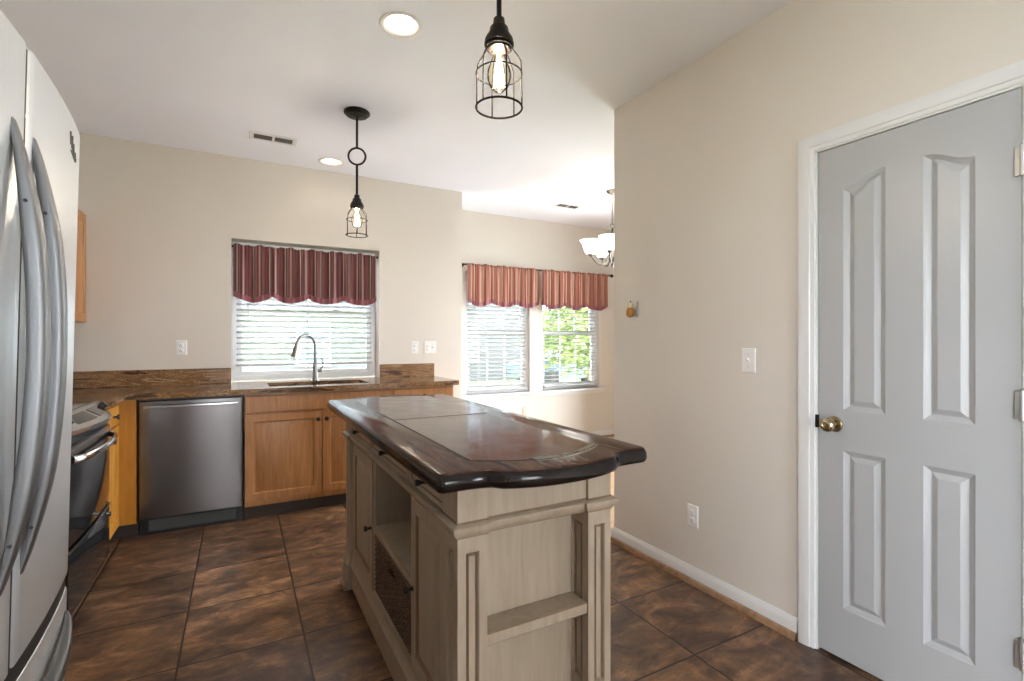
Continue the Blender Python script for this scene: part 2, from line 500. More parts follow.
# ------------------------------------------------------------------ the setting
def shell():
    # floor: tile, with wood in the dining nook
    m = MB().box(XL - .1, YREAR - .1, -.1, XR + .12, YB + .2, 0)
    struct(m.build('floor', M['tile'], org=(0, 0, 0)), 'brown slate look tile floor with dark grout lines', 'floor')
    m = MB().box(XR + .12, YC - .1, -.1, XN + .1, YD + .1, -.001); m.box(XE - .1, YB + .2, -.1, XR + .12, YD + .1, -.001)
    struct(m.build('floor_dining', M['plank'], org=(0, 0, 0)), 'tan wood floor of the dining nook', 'floor')
    # ceiling with two round holes for the cans
    m = MB(); b = m.b
    lights = [(0.66, 2.272), (0.66, 4.285)]
    hs, hr = 0.15, 0.088
    def rect(x0, y0, x1, y1): b.faces.new([b.verts.new((x, y, H)) for x, y in ((x0, y0), (x1, y0), (x1, y1), (x0, y1))])
    X0, X1, Y0, Y1 = XL - .1, XN + .1, YREAR - .1, YD + .1
    cx = lights[0][0]
    rect(X0, Y0, cx - hs, Y1); rect(cx + hs, Y0, X1, Y1)
    ys = [Y0] + [q for l in lights for q in (l[1] - hs, l[1] + hs)] + [Y1]
    for k in range(0, len(ys), 2): rect(cx - hs, ys[k], cx + hs, ys[k + 1])
    for lx, ly in lights:
        n = 32; inn = []; outr = []
        for k in range(n):
            a = 2 * PI * k / n; c, s = math.cos(a), math.sin(a); q = hs / max(abs(c), abs(s))
            inn.append(b.verts.new((lx + hr * c, ly + hr * s, H))); outr.append(b.verts.new((lx + q * c, ly + q * s, H)))
        for k in range(n):
            j = (k + 1) % n; b.faces.new((outr[k], outr[j], inn[j], inn[k]))
    # hood above so no light leaks through the holes
    m.box(X0, Y0, H + .26, X1, Y1, H + .36)
    for x0, y0, x1, y1 in ((X0, Y0, X0 + .02, Y1), (X1 - .02, Y0, X1, Y1), (X0, Y0, X1, Y0 + .02), (X0, Y1 - .02, X1, Y1)): m.box(x0, y0, H + .002, x1, y1, H + .26)
    o = m.build('ceiling', M['ceil'], org=(0, 0, H), smooth=False)
    struct(o, 'white painted ceiling', 'ceiling')
    W = M['wall']
    # back wall (sink window niche)
    m = MB(); t = YB + .26
    m.box(XL - .12, YB, 0, NL, t, H); m.box(NR, YB, 0, XE, t, H); m.box(NL, YB, NZ, NR, t, H); m.box(NL, YB, 0, NR, t, CT - .045)
    struct(m.build('wall_back', W), 'beige wall behind the sink', 'wall')
    # nook return and window wall
    m = MB(); m.box(XE - .12, t, 0, XE, YD + .12, H)
    struct(m.build('wall_nook_return', W), 'short beige return wall into the dining nook', 'wall')
    wins = [(2.235, 3.075), (3.25, 4.13)]; z0, z1 = 0.66, 2.06
    m = MB(); xs = [XE] + [q for w in wins for q in w] + [XN + .1]
    for k in range(0, len(xs), 2): m.box(xs[k], YD, 0, xs[k + 1], YD + .16, H)
    for a, c in wins: m.box(a, YD, 0, c, YD + .16, z0); m.box(a, YD, z1, c, YD + .16, H)
    struct(m.build('wall_nook', W), 'beige window wall of the dining nook', 'wall')
    # nook east wall with a glazed patio door added for daylight, nook south wall
    m = MB(); m.box(XN, YC - .1, 0, XN + .12, 3.05, H); m.box(XN, 4.55, 0, XN + .12, YD + .1, H); m.box(XN, 3.05, 2.30, XN + .12, 4.55, H)
    struct(m.build('wall_nook_east', W), 'beige east wall of the dining nook', 'wall')
    m = MB(); m.box(XR + .12, YC - .12, 0, XN, YC, H)
    struct(m.build('wall_nook_south', W), 'beige south wall of the dining nook', 'wall')
    # right wall with the door opening
    m = MB(); m.box(XR, 1.203, 0, XR + .12, YC, H); m.box(XR, YREAR, 0, XR + .12, 0.559, H); m.box(XR, 0.559, 2.062, XR + .12, 1.203, H)
    struct(m.build('wall_right', W), 'beige wall with the white door', 'wall')
    m = MB(); m.box(XR + .12, .4, 0, XR + .16, 1.4, H)
    struct(m.build('wall_closet', W), 'closet wall behind the white door', 'wall')
    m = MB(); m.box(XL - .12, -1.5, 0, XL, YB, H); m.box(XL - .12, YREAR, 0, XL, -3.2, H); m.box(XL - .12, -3.2, 2.42, XL, -1.5, H)
    struct(m.build('wall_left', W), 'beige wall behind the refrigerator and range', 'wall')
    m = MB(); a, c, ra, rb = .20, 1.40, .90, 2.15
    m.box(XL - .12, YREAR - .12, 0, a, YREAR, H); m.box(c, YREAR - .12, 0, XR + .12, YREAR, H); m.box(a, YREAR - .12, rb, c, YREAR, H); m.box(a, YREAR - .12, 0, c, YREAR, ra)
    struct(m.build('wall_rear', W), 'beige wall behind the camera with an added window', 'wall')
    return wins, z0, z1

def casement(name, x0, x1, z0, z1, y, label, muntins, hung=True):
    """double-hung vinyl window in the XZ plane with inner face at y"""
    r = struct(thing(name, ((x0 + x1) / 2, y, z0), label, 'window'))
    m = MB(); fw = .04
    m.box(x0, y, z0, x0 + fw, y + .08, z1, .004); m.box(x1 - fw, y, z0, x1, y + .08, z1, .004)
    m.box(x0 + fw, y, z1 - fw, x1 - fw, y + .08, z1, .004); m.box(x0 + fw, y, z0, x1 - fw, y + .08, z0 + fw, .004)
    m.build('window_frame', M['vinyl'], r)
    zm = (z0 + z1) / 2
    parts = [(z0 + fw, zm + .02, y + .015), (zm - .02, z1 - fw, y + .045)] if hung else [(z0 + fw, z1 - fw, y + .02)]
    for a, c, yy in parts:
        m = MB(); sw = .035; xa, xb = x0 + fw, x1 - fw
        m.box(xa, yy, a, xa + sw, yy + .03, c, .003); m.box(xb - sw, yy, a, xb, yy + .03, c, .003)
        m.box(xa + sw, yy, a, xb - sw, yy + .03, a + sw, .003); m.box(xa + sw, yy, c - sw, xb - sw, yy + .03, c, .003)
        nx, nz = muntins
        for k in range(1, nx):
            xx = xa + sw + (xb - xa - 2 * sw) * k / nx; m.box(xx - .007, yy + .008, a + sw, xx + .007, yy + .022, c - sw)
        for k in range(1, nz):
            zz = a + sw + (c - a - 2 * sw) * k / nz; m.box(xa + sw, yy + .009, zz - .007, xb - sw, yy + .021, zz + .007)
        s = m.build('sash', M['vinyl'], r)
        MB().box(xa + sw - .004, yy + .013, a + sw - .004, xb - sw + .004, yy + .017, c - sw + .004).build('pane', M['glass'], s)
    if hung:
        m = MB()
        for q in (.3, .7):
            xx = x0 + (x1 - x0) * q; m.box(xx - .025, y - .002, zm + .02, xx + .025, y + .02, zm + .035, .004)
        m.build('sash_lock', M['nickel'], r)
    return r

def big_glass(name, axis, a0, a1, z1, p, d, label):
    """added sliding glass door for daylight, in plane axis=p, frame depth d"""
    def bx(m, u0, u1, z0_, z1_, e0, e1):
        if axis == 'y': m.box(u0, p + e0, z0_, u1, p + e1, z1_, .004)
        else: m.box(p + e0, u0, z0_, p + e1, u1, z1_, .004)
    loc = ((a0 + a1) / 2, p, 0) if axis == 'y' else (p, (a0 + a1) / 2, 0)
    r = struct(thing(name, loc, label, 'window')); m = MB()
    mid = (a0 + a1) / 2
    for u0, u1 in ((a0, a0 + .06), (mid - .04, mid + .04), (a1 - .06, a1)): bx(m, u0, u1, 0, z1, 0, d)
    for u0, u1 in ((a0 + .06, mid - .04), (mid + .04, a1 - .06)):
        bx(m, u0, u1, 0, .07, 0, d); bx(m, u0, u1, z1 - .07, z1, 0, d)
    m.build('window_frame', M['vinyl'], r)
    for u0, u1 in ((a0 + .055, mid - .035), (mid + .035, a1 - .055)):
        m = MB(); bx(m, u0, u1, .065, z1 - .065, d / 2 - .003, d / 2 + .003)
        m.build('pane', M['glass'], r)
    return r

wins, WZ0, WZ1 = shell()
casement('window_1', NL, NR, CT + .003, NZ, YWIN, 'white grid window above the sink', (2, 2), True)
# sink window: mullion in the middle (twin unit)
casement('window_2', wins[0][0], wins[0][1], WZ0, WZ1, YD + .05, 'left window of the dining nook', (3, 1))
casement('window_3', wins[1][0], wins[1][1], WZ0, WZ1, YD + .05, 'right window of the dining nook', (3, 1))
casement('added_window_4', .20, 1.40, .90, 2.15, YREAR - .10, 'added daylight window behind the camera', (2, 1))  # unseen, added to let daylight in from behind
big_glass('added_window_6', 'x', -3.2, -1.5, 2.42, XL - .09, .06, 'added daylight glass doors left of the camera, nearer than the refrigerator')  # unseen, added to light the right wall and ceiling
big_glass('added_window_5', 'x', 3.05, 4.55, 2.30, XN + .03, .06, 'added daylight patio door of the dining nook')  # unseen, added as a daylight source for the nook
portal('portal_sink', ((NL + NR) / 2, YWIN + .12, 1.5), (-PI / 2, 0, 0), NR - NL, 1.15)
for a, c in wins: portal('portal_nook', ((a + c) / 2, YD + .2, 1.36), (-PI / 2, 0, 0), c - a, 1.4)
portal('portal_rear', (.8, YREAR - .13, 1.52), (PI / 2, 0, 0), 1.2, 1.25)
portal('portal_left', (XL - .13, -2.35, 1.21), (0, -PI / 2, 0), 2.42, 1.7)
portal('portal_patio', (XN + .13, 3.8, 1.15), (0, PI / 2, 0), 2.3, 1.5)

# window stool of the nook
m = MB(); m.box(2.15, YD - .055, WZ0 - .028, 4.22, YD + .05, WZ0, .006, 2); m.box(2.18, YD - .014, WZ0 - .075, 4.19, YD, WZ0 - .028, .004)
struct(m.build('trim_1', M['trim']), 'white window stool and apron below the nook windows', 'window sill')

def baseboard(name, pts, label):
    """baseboard with shoe along a polyline; the room is on the left of the direction of travel"""
    root = struct(thing(name, (pts[0][0], pts[0][1], 0), label, 'baseboard'))
    def run(m, prof):
        P = [Vector(p) for p in pts]; rings = []
        for i, p in enumerate(P):
            d1 = (P[i] - P[i - 1]).normalized() if i > 0 else None
            d2 = (P[i + 1] - P[i]).normalized() if i < len(P) - 1 else None
            n1 = Vector((-d1.y, d1.x)) if d1 else None; n2 = Vector((-d2.y, d2.x)) if d2 else None
            if n1 is None: n = n2
            elif n2 is None: n = n1
            else: n = (n1 + n2) / (1 + n1.dot(n2))
            rings.append([(p.x + n.x * a, p.y + n.y * a, z) for a, z in prof])
        m.loops(rings)
    m = MB(); run(m, [(0, .012), (.014, .012), (.014, .062), (.011, .074), (.006, .080), (.004, .088), (0, .088)])
    m.build('board', M['trim'], root)
    m = MB(); run(m, [(.0, 0), (.030, 0), (.029, .014), (.024, .025), (.0145, .029), (.0, .029)])
    m.build('shoe_moulding', M['shoe'], root)
baseboard('baseboard_right', [(XR, 1.268), (XR, YC), (XN, YC)], 'white baseboard with stained shoe below the light switch')
baseboard('baseboard_nook', [(XN, YD), (XE, YD), (XE, YB), (1.62, YB)], 'white baseboard below the nook windows')
baseboard('baseboard_rear', [(XR, YREAR), (XR, .496)], 'white baseboard beyond the white door')

# ------------------------------------------------------------------ white four-panel door
def door():
    r = struct(thing('door_1', (XR, 0.881, 0), 'white four panel arch top interior door with brass knob', 'door'))
    y0, y1, z0, z1 = 0.578, 1.184, 0.012, 2.045
    xf = XR + .004                      # front face; room is towards -X
    m = MB(); b = m.b
    W = y1 - y0
    # panel columns measured from the photograph (Y), front to back order
    cols = [(0.687, 0.827), (0.943, 1.089)]
    lowz = (0.213, 0.838); upz0, upz_out, upz_in = 0.998, 1.872, 1.918
    def P(y, z, d=0.0): return b.verts.new((xf + d, y, z))
    def face(ps): b.faces.new([P(*p) for p in ps])
    N = 12
    def top(c, u):                      # height of the upper panel at fraction u of its width, higher towards the middle of the door
        s = u if c == 0 else 1 - u
        return upz_out + (upz_in - upz_out) * (0.5 - 0.5 * math.cos(PI * s))
    # flat face around the panels
    face([(y0, z0), (cols[0][0], z0), (cols[0][0], z1), (y0, z1)])
    face([(cols[0][1], z0), (cols[1][0], z0), (cols[1][0], z1), (cols[0][1], z1)])
    face([(cols[1][1], z0), (y1, z0), (y1, z1), (cols[1][1], z1)])
    for c, (a, e) in enumerate(cols):
        face([(a, z0), (e, z0), (e, lowz[0]), (a, lowz[0])])
        face([(a, lowz[1]), (e, lowz[1]), (e, upz0), (a, upz0)])
        for k in range(N):
            u, v = k / N, (k + 1) / N
            face([(a + (e - a) * u, top(c, u)), (a + (e - a) * v, top(c, v)), (a + (e - a) * v, z1), (a + (e - a) * u, z1)])
        prof = [(0, 0), (.004, .0035), (.012, .008), (.018, .012), (.021, .012), (.037, .0035), (.040, .0025)]
        def ring(i, d, lo, fn):
            A, E = a + i, e - i
            ps = [(xf + d, A, lo + i), (xf + d, E, lo + i)]
            ps += [(xf + d, A + (E - A) * (1 - k / N), fn(1 - k / N) - i) for k in range(N + 1)]
            return ps
        m.loops([ring(i, d, lowz[0], lambda u: lowz[1]) for i, d in prof], cap0=False)
        m.loops([ring(i, d, upz0, lambda u: top(c, u)) for i, d in prof], cap0=False)
    # sides and back of the leaf
    def quad(*ps): b.faces.new([b.verts.new(p) for p in ps])
    xb = xf + .035
    for ya in (y0, y1): quad((xf, ya, z0), (xb, ya, z0), (xb, ya, z1), (xf, ya, z1))
    for za in (z0, z1): quad((xf, y0, za), (xb, y0, za), (xb, y1, za), (xf, y1, za))
    quad((xb, y0, z0), (xb, y1, z0), (xb, y1, z1), (xb, y0, z1))
    bmesh.ops.remove_doubles(b, verts=b.verts, dist=1e-5)
    b.normal_update()
    for f in b.faces:
        if f.normal.x > 0.01 and f.calc_center_median().x < xb - .002: f.normal_flip()
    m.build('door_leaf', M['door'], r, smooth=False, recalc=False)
    # jamb with stop
    m = MB()
    for ya, yb in ((0.560, 0.575), (1.187, 1.202)): m.box(XR - .001, ya, 0, XR + .12, yb, 2.062)
    m.box(XR - .001, .575, 2.0478, XR + .12, 1.187, 2.062)
    m.build('jamb', M['trim'], r)
    # casing: profiled, mitred
    prof = [(0, 0), (0, -.008), (.006, -.011), (.016, -.011), (.019, -.015), (.034, -.017), (.058, -.019), (.064, -.017), (.066, -.012), (.066, 0)]
    path = [(1.194, 0), (1.194, 2.055), (.567, 2.055), (.567, 0)]
    dirs = [(1, 0), (1, 1), (-1, 1), (-1, 0)]
    m = MB(); rings = []
    for (y, z), (dy, dz) in zip(path, dirs):
        rings.append([(XR + d, y + dy * a, z + dz * a) for a, d in prof])
    m.loops(rings)
    m.build('casing', M['trim'], r)
    # knob
    k = (XR + .004, 1.122, 0.938)
    m = MB(); m.lathe(k, [(.032, 0), (.032, -.004), (.028, -.008), (.014, -.010), (.012, -.026), (.014, -.032), (.024, -.037), (.0275, -.047), (.026, -.058), (.019, -.065), (.012, -.0665), (.010, -.064), (.001, -.064)], 24, 'x')
    m.build('knob', M['brass'], r)
    m = MB(); m.box(XR - .0035, 1.181, .915, XR + .004, 1.195, .968, .001); m.build('strike_plate', M['bronze'], r)
    for z in (1.82, 1.075, .315):
        m = MB(); m.lathe((XR - .006, .573, z - .045), [(.007, 0), (.007, .09)], 12)
        for q in (.018, .036, .054, .072): m.lathe((XR - .006, .573, z - .045 + q - .001), [(.0074, 0), (.0074, .002)], 12)
        m.lathe((XR - .006, .573, z + .045), [(.005, 0), (.006, .004), (.002, .008)], 12)
        m.box(XR - .004, .573, z - .044, XR + .003, .592, z + .044, .001)
        m.build('hinge', M['satin'], r)
door()

# ------------------------------------------------------------------ wall plates
def plate(kind, name, loc, rz, label, cat, group=None, pm='plastic'):
    r = thing(name, loc, label, cat, group, rz)
    def B(m, n, mt): m.build(n, mt, r)
    w = .0585 if kind == 'double' else .035
    def local(m):
        for v in m.b.verts: v.co += Vector(loc)
        return m
    m = MB(); m.stack([(x, y) for x, y in rrect(-w, -.0575, w, .0575, .004, 3)], [(0, 0), (.003, 0), (.0055, .0025)])
    for v in m.b.verts: v.co = Vector((v.co.x, -v.co.z, v.co.y))
    B(local(m), 'plate', M[pm])
    def sub(n, mt, boxes, lath=()):
        m = MB()
        for bb in boxes: m.box(*bb, .0008)
        for c, p in lath: m.lathe(c, p, 12, 'y')
        B(local(m), n, mt)
    def outlet(x):
        for z in (-.0195, .0195):
            mm = MB(); mm.stack(rrect(-.0165 + x, -.014, .0165 + x, .014, .006, 4), [(.0054, 0), (.0075, 0), (.0082, .001)])
            for v in mm.b.verts: v.co = Vector((v.co.x, -v.co.z, v.co.y + z))
            fc = local(mm).build('receptacle', M[pm], r)
            m2 = MB(); m2.box(x - .0075, -.0088, z - .002, x - .0055, -.008, z + .007); m2.box(x + .0055, -.0088, z - .001, x + .0075, -.008, z + .006); m2.lathe((x, -.008, z - .008), [(.0026, 0), (.0026, -.0008)], 10, 'y')
            local(m2).build('slot', M['slot'], fc)
        sub('screw', M['screw'], [], [((x, -.0055, 0), [(.003, 0), (.003, -.001), (.001, -.0016)])])
    def toggle(x):
        sub('switch_collar', M[pm], [(x - .006, -.0075, -.012, x + .006, -.005, .012)])
        mm = MB(); mm.loops([[(x - .0045, -.006, -.006), (x + .0045, -.006, -.006), (x + .0045, -.006, .006), (x - .0045, -.006, .006)], [(x - .0035, -.019, .006), (x + .0035, -.019, .006), (x + .0035, -.016, .012), (x - .0035, -.016, .012)]])
        local(mm).build('toggle', M[pm], r)
        for z in (-.03, .03): sub('screw', M['screw'], [], [((x, -.0055, z), [(.003, 0), (.003, -.001), (.001, -.0016)])])
    if kind == 'outlet': outlet(0)
    if kind == 'switch': toggle(0)
    if kind == 'double': outlet(-.023); toggle(.023)
    return r
plate('outlet', 'wall_outlet', (-.389, YB, 1.218), 0, 'white duplex outlet on the wall left of the sink window', 'outlet')
plate('outlet', 'wall_outlet', (1.443, YB, 1.207), 0, 'white single outlet plate on the wall right of the sink window', 'outlet')
plate('double', 'switch_plate', (1.595, YB, 1.207), 0, 'white wide plate with a switch and an outlet near the wall corner', 'switch')
plate('switch', 'light_switch', (XR, 1.50, 1.18), -PI / 2, 'white toggle light switch on the beige wall beside the white door', 'switch')
plate('outlet', 'wall_outlet', (XR, 1.827, .351), -PI / 2, 'white outlet low on the beige wall above the baseboard', 'outlet')
plate('outlet', 'wall_outlet', (3.0, YD, .425), 0, 'almond outlet low on the nook wall below the left nook window', 'outlet', None, 'ivplate')

# small ornament on the end of the right wall
r = thing('wall_ornament', (XR, 2.265, 1.40), 'small amber and ivory ornament hung on the beige wall near the nook', 'ornament')
MB().lathe((XR - .024, 2.280, 1.413), [(.004, 0), (.017, .004), (.023, .018), (.024, .034), (.019, .050), (.014, .058)], 16).build('body', M['amber'], r)
MB().lathe((XR - .024, 2.280, 1.468), [(.014, 0), (.016, .010), (.014, .024), (.007, .032)], 16).build('neck', M['ivory'], r)
MB().lathe((XR - .024, 2.276, 1.498), [(.004, 0), (.003, .012), (.001, .018)], 8).build('stem', M['bronze'], r)
m = MB(); m.box(XR - .008, 2.234, 1.416, XR, 2.247, 1.508, .003, 2); m.box(XR - .010, 2.247, 1.445, XR, 2.285, 1.462, .003); m.build('hook_plate', M['hook'], r)

# ------------------------------------------------------------------ refrigerator
def fridge():
    ym = 1.142
    r = thing('refrigerator', (-.42, ym, 0), 'stainless french door refrigerator with bottom freezer and bowed handles', 'refrigerator')
    def xs(y): return -.318 - .027 * ((y - ym) / .44) ** 2
    y0, y1 = ym - .442, ym + .442
    MB().box(-1.20, y0 + .006, .03, -.425, y1 - .006, 1.765, .006, 2).build('case', M['case'], r)
    MB().box(-.424, y0 + .02, .05, -.412, y1 - .02, 1.75).build('gasket', M['gasket'], r)
    def slab(ya, yb, z0, z1, name, mt='fsteel', dx=0.0):
        pts = []; n = 14
        pts.append((-.411, ya + .003)); 
        ring = [(-.411, yb - .003)]
        front = []
        for k in range(n + 1):
            y = yb + (ya - yb) * k / n
            front.append((xs(y) + dx, y))
        # round the vertical edges
        f0, f1 = front[0], front[-1]
        fr = [(f0[0] - .016, yb), (f0[0] - .005, yb - .003), (f0[0], yb - .012)] + front[1:-1] + [(f1[0], ya + .012), (f1[0] - .005, ya + .003), (f1[0] - .016, ya)]
        # counter-clockwise seen from above: start back-left, along front from ya to yb
        out = [(-.411, yb)] + [(-.411, ya)] + list(reversed(fr))
        m = MB(); m.stack(out, [(z0, .006), (z0 + .003, .002), (z0 + .008, 0), (z1 - .010, 0), (z1 - .003, .002), (z1, .007)])
        return m.build(name, M[mt], r, ang=40)
    MB().box(-.43, ym - .004, .70, xs(ym) - .004, ym + .006, 1.774).build('mullion_gasket', M['gasket'], r)
    slab(y0 + .004, y1 - .004, .672, .722, 'drawer_gasket', 'gasket', -.0035)
    dn = slab(y0, ym - .003, .712, 1.782, 'door'); df = slab(ym + .005, y1, .712, 1.782, 'door')
    fz = slab(y0, y1, .075, .682, 'freezer_drawer')
    sec = [(.0165 * math.copysign(abs(math.cos(a)) ** .5, math.cos(a)), .0135 * math.copysign(abs(math.sin(a)) ** .6, math.sin(a))) for a in [2 * PI * (k + .5) / 16 for k in range(16)]]
    def vhandle(y, parent):
        path = []; n = 30
        for k in range(n + 1):
            s = k / n; z = .868 + (1.632 - .868) * s
            bow = .041 * (1 - (2 * s - 1) ** 2) ** .9 - .003
            path.append((xs(y) + bow, y, z))
        m = MB(); m.sweep(path, sec, (0, 1, 0), lambda q: .3 + .7 * min(1, 4.5 * min(q, 1 - q))); m.build('handle', M['handle'], parent, ang=50)
        for zz in (.95, 1.50):
            bw = .036 * (1 - (2 * (zz - .868) / .764 - 1) ** 2) ** .9
            MB().lathe((xs(y) + bw, y - .0175, zz), [(.003, 0), (.003, -.001)], 8, 'y').build('handle_screw', M['gasket'], parent)
    vhandle(ym - .056, dn); vhandle(ym + .036, df)
    path = []
    for k in range(31):
        s = k / 30; y = y0 + .05 + (y1 - y0 - .1) * s
        path.append((xs(y) + .002 + .020 * (1 - (2 * s - 1) ** 2) ** .5, y, .625 - .03 * (1 - (2 * s - 1) ** 2)))
    m = MB(); m.sweep(path, sec, (0, 0, 1), lambda q: .4 + .6 * min(1, 6 * min(q, 1 - q))); m.build('handle', M['handle'], fz, ang=50)
    # badge: slanted script lettering, not legible in the photograph
    m = MB(); yb = 1.425; zb = 1.718
    pts = [(.0, .018), (.006, -.006), (.012, .014), (.018, -.008), (.023, .020), (.027, .004), (.032, -.008), (.037, .010), (.041, -.010), (.048, -.002), (.052, -.014), (.057, .002), (.062, -.016), (.068, -.006)]
    m.tube([(xs(yb + a) + .001, yb + a, zb + z - a * .25) for a, z in pts], .0021, 6)
    m.tube([(xs(yb + a) + .001, yb + a, zb - .018 - a * .2) for a in (.01, .03, .055)], .0016, 6)
    m.build('badge', M['slot'], df)
    for y in (y0 + .12, y1 - .12): MB().box(-.60, y - .05, 1.765, -.40, y + .05, 1.785, .006, 2).build('hinge_cover', M['case'], r)
    MB().box(-.44, y0 + .03, .02, -.415, y1 - .03, .07, .003).build('kick_grille', M['bplastic'], r)
    for x in (-.5, -1.15):
        for y in (y0 + .06, y1 - .06): MB().lathe((x, y, 0), [(.02, 0), (.02, .01), (.01, .012), (.01, .032)], 12).build('leveling_foot', M['bplastic'], r)
    r.location.x -= .036; r.rotation_euler = (0, math.radians(1.25), 0)
fridge()

# ------------------------------------------------------------------ base and wall cabinets
RAISE = [(0, 0), (.052, 0), (.056, -.006), (.064, -.007), (.066, -.0065), (.090, -.001), (.094, 0)]
def knob(parent, c, d, mt=None, R=.0155):
    """d: outward unit axis ('-y' or '+x' or '-x')"""
    ax = d[1]; s = 1 if d[0] == '+' else -1
    prof = [(.009, 0), (.006, .004), (.006, .014), (R, .020), (R, .026), (.010, .031), (.002, .032)]
    return MB().lathe(c, [(q, s * h) for q, h in prof], 16, ax).build('knob', mt or M['bronze'], parent)
def cab_front_y(r, y, x0, x1, z0, z1, name='door', wood=None, rings=RAISE):
    m = MB(); m.panel(lambda u, v, d: (u, y - d, v), x0, x1, z0, z1, rings, .019)
    return m.build(name, wood or M['maple'], r, ang=20)
def cab_front_x(r, x, y0, y1, z0, z1, name='door', wood=None, rings=RAISE, sgn=1, mi=(), mat2=None):
    m = MB(); m.panel(lambda u, v, d: (x + sgn * d, u, v), y0, y1, z0, z1, rings, .019, mi)
    return m.build(name, wood or M['maple'], r, ang=20, mat2=mat2)
SLABR = [(0, -.003), (.003, 0), (.02, 0)]
YF = 3.956      # face frame of the back run
CB = CT - .038  # underside of the counter
def sink_cab():
    x0, x1 = .030, 1.066
    r = thing('sink_base_cabinet', ((x0 + x1) / 2, 4.2, 0), 'maple sink base cabinet with two raised panel doors below the sink', 'cabinet')
    m = MB(); m.box(x0, YF, .10, x0 + .018, YB - .002, CB - .002); m.box(x1 - .018, YF, .10, x1, YB - .002, CB - .002); m.box(x0 + .018, YF + .02, .10, x1 - .018, YB - .002, .118); m.box(x0 + .018, YB - .012, .118, x1 - .018, YB - .002, CB - .002)
    m.build('carcass', M['maple'], r)
    m = MB(); m.box(x0, YF - .001, .10, x0 + .03, YF + .018, CB - .002); m.box(x1 - .03, YF - .001, .10, x1, YF + .018, CB - .002); m.box(x0 + .03, YF - .001, .10, x1 - .03, YF + .018, .15); m.box(x0 + .03, YF - .001, .735, x1 - .03, YF + .018, .77); m.box(x0 + .03, YF - .001, .86, x1 - .03, YF + .018, CB - .002)
    m.box(.528, YF - .001, .15, .556, YF + .018, .735)
    m.build('face_frame', M['maple'], r)
    cab_front_y(r, YF - .020, x0 + .004, x1 - .012, .762, .880, 'false_front', rings=SLABR)
    d1 = cab_front_y(r, YF - .020, x0 + .004, .538, .140, .750); d2 = cab_front_y(r, YF - .020, .546, x1 - .012, .140, .750)
    knob(d1, (.513, YF - .020, .690), '-y'); knob(d2, (.571, YF - .020, .690), '-y')
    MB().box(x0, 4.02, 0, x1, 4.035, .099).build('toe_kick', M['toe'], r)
def end_cab():
    x0, x1 = 1.068, 1.60
    r = thing('end_base_cabinet', ((x0 + x1) / 2, 4.2, 0), 'maple end base cabinet right of the sink cabinet, mostly behind the island', 'cabinet')
    m = MB(); m.box(x0, YF, .10, x1, YB - .02, CB - .002); m.build('carcass', M['maple'], r)
    dr = cab_front_y(r, YF - .020, x0 + .014, x1 - .012, .762, .880, 'drawer', rings=SLABR); knob(dr, (1.33, YF - .020, .82), '-y')
    d = cab_front_y(r, YF - .020, x0 + .014, x1 - .012, .140, .750); knob(d, (1.13, YF - .020, .690), '-y')
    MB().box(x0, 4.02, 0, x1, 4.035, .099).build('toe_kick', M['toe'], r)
XF = -.673      # face of the left run
def corner_cab():
    r = thing('corner_base_cabinet', (-.95, 4.0, 0), 'honey maple corner cabinet between the range and the dishwasher', 'cabinet')
    m = MB(); m.box(XL + .002, 3.555, .10, XF, YB - .002, CB - .002); m.box(XF, YF - .014, .10, -.580, YB - .02, CB - .002)
    m.build('carcass', M['honey'], r)
    d = cab_front_x(r, XF + .020, 3.565, 3.85, .13, .750, wood=M['honey']); knob(d, (XF + .020, 3.60, .69), '+x')
    dr = cab_front_x(r, XF + .020, 3.565, 3.85, .762, .880, 'drawer', M['honey'], SLABR); knob(dr, (XF + .020, 3.70, .82), '+x')
    m = MB(); m.box(XL + .1, 3.555, 0, XF - .07, YB - .1, .099); m.box(XF - .07, 4.02, 0, -.58, 4.05, .099); m.build('toe_kick', M['toe'], r)
def left_cab():
    r = thing('side_base_cabinet', (-.95, 2.2, 0), 'maple base cabinet between the refrigerator and the range', 'cabinet')
    m = MB(); m.box(XL + .002, 1.63, .10, XF, 2.772, CB - .002); m.build('carcass', M['maple'], r)
    for a, c in ((1.64, 2.195), (2.205, 2.762)):
        d = cab_front_x(r, XF + .020, a, c, .13, .750); knob(d, (XF + .020, c - .04 if a < 2 else a + .04, .69), '+x')
        q = cab_front_x(r, XF + .020, a, c, .762, .880, 'drawer', None, SLABR); knob(q, (XF + .020, (a + c) / 2, .82), '+x')
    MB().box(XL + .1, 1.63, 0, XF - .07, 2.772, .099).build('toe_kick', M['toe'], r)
def upper_cab():
    r = thing('wall_cabinet', (-1.1, 4.1, 1.40), 'maple upper cabinet in the corner left of the sink, partly behind the refrigerator', 'cabinet')
    x1 = -.972
    MB().box(XL + .001, 3.60, 1.40, x1, YB - .001, 2.165, .001).build('carcass', M['maple'], r)
    for a, c in ((3.605, 4.06), (4.066, YB - .006)):
        d = cab_front_x(r, x1 + .020, a, c, 1.405, 2.160); knob(d, (x1 + .020, c - .03 if a < 4 else a + .03, 1.47), '+x')
sink_cab(); end_cab(); corner_cab(); left_cab(); upper_cab()

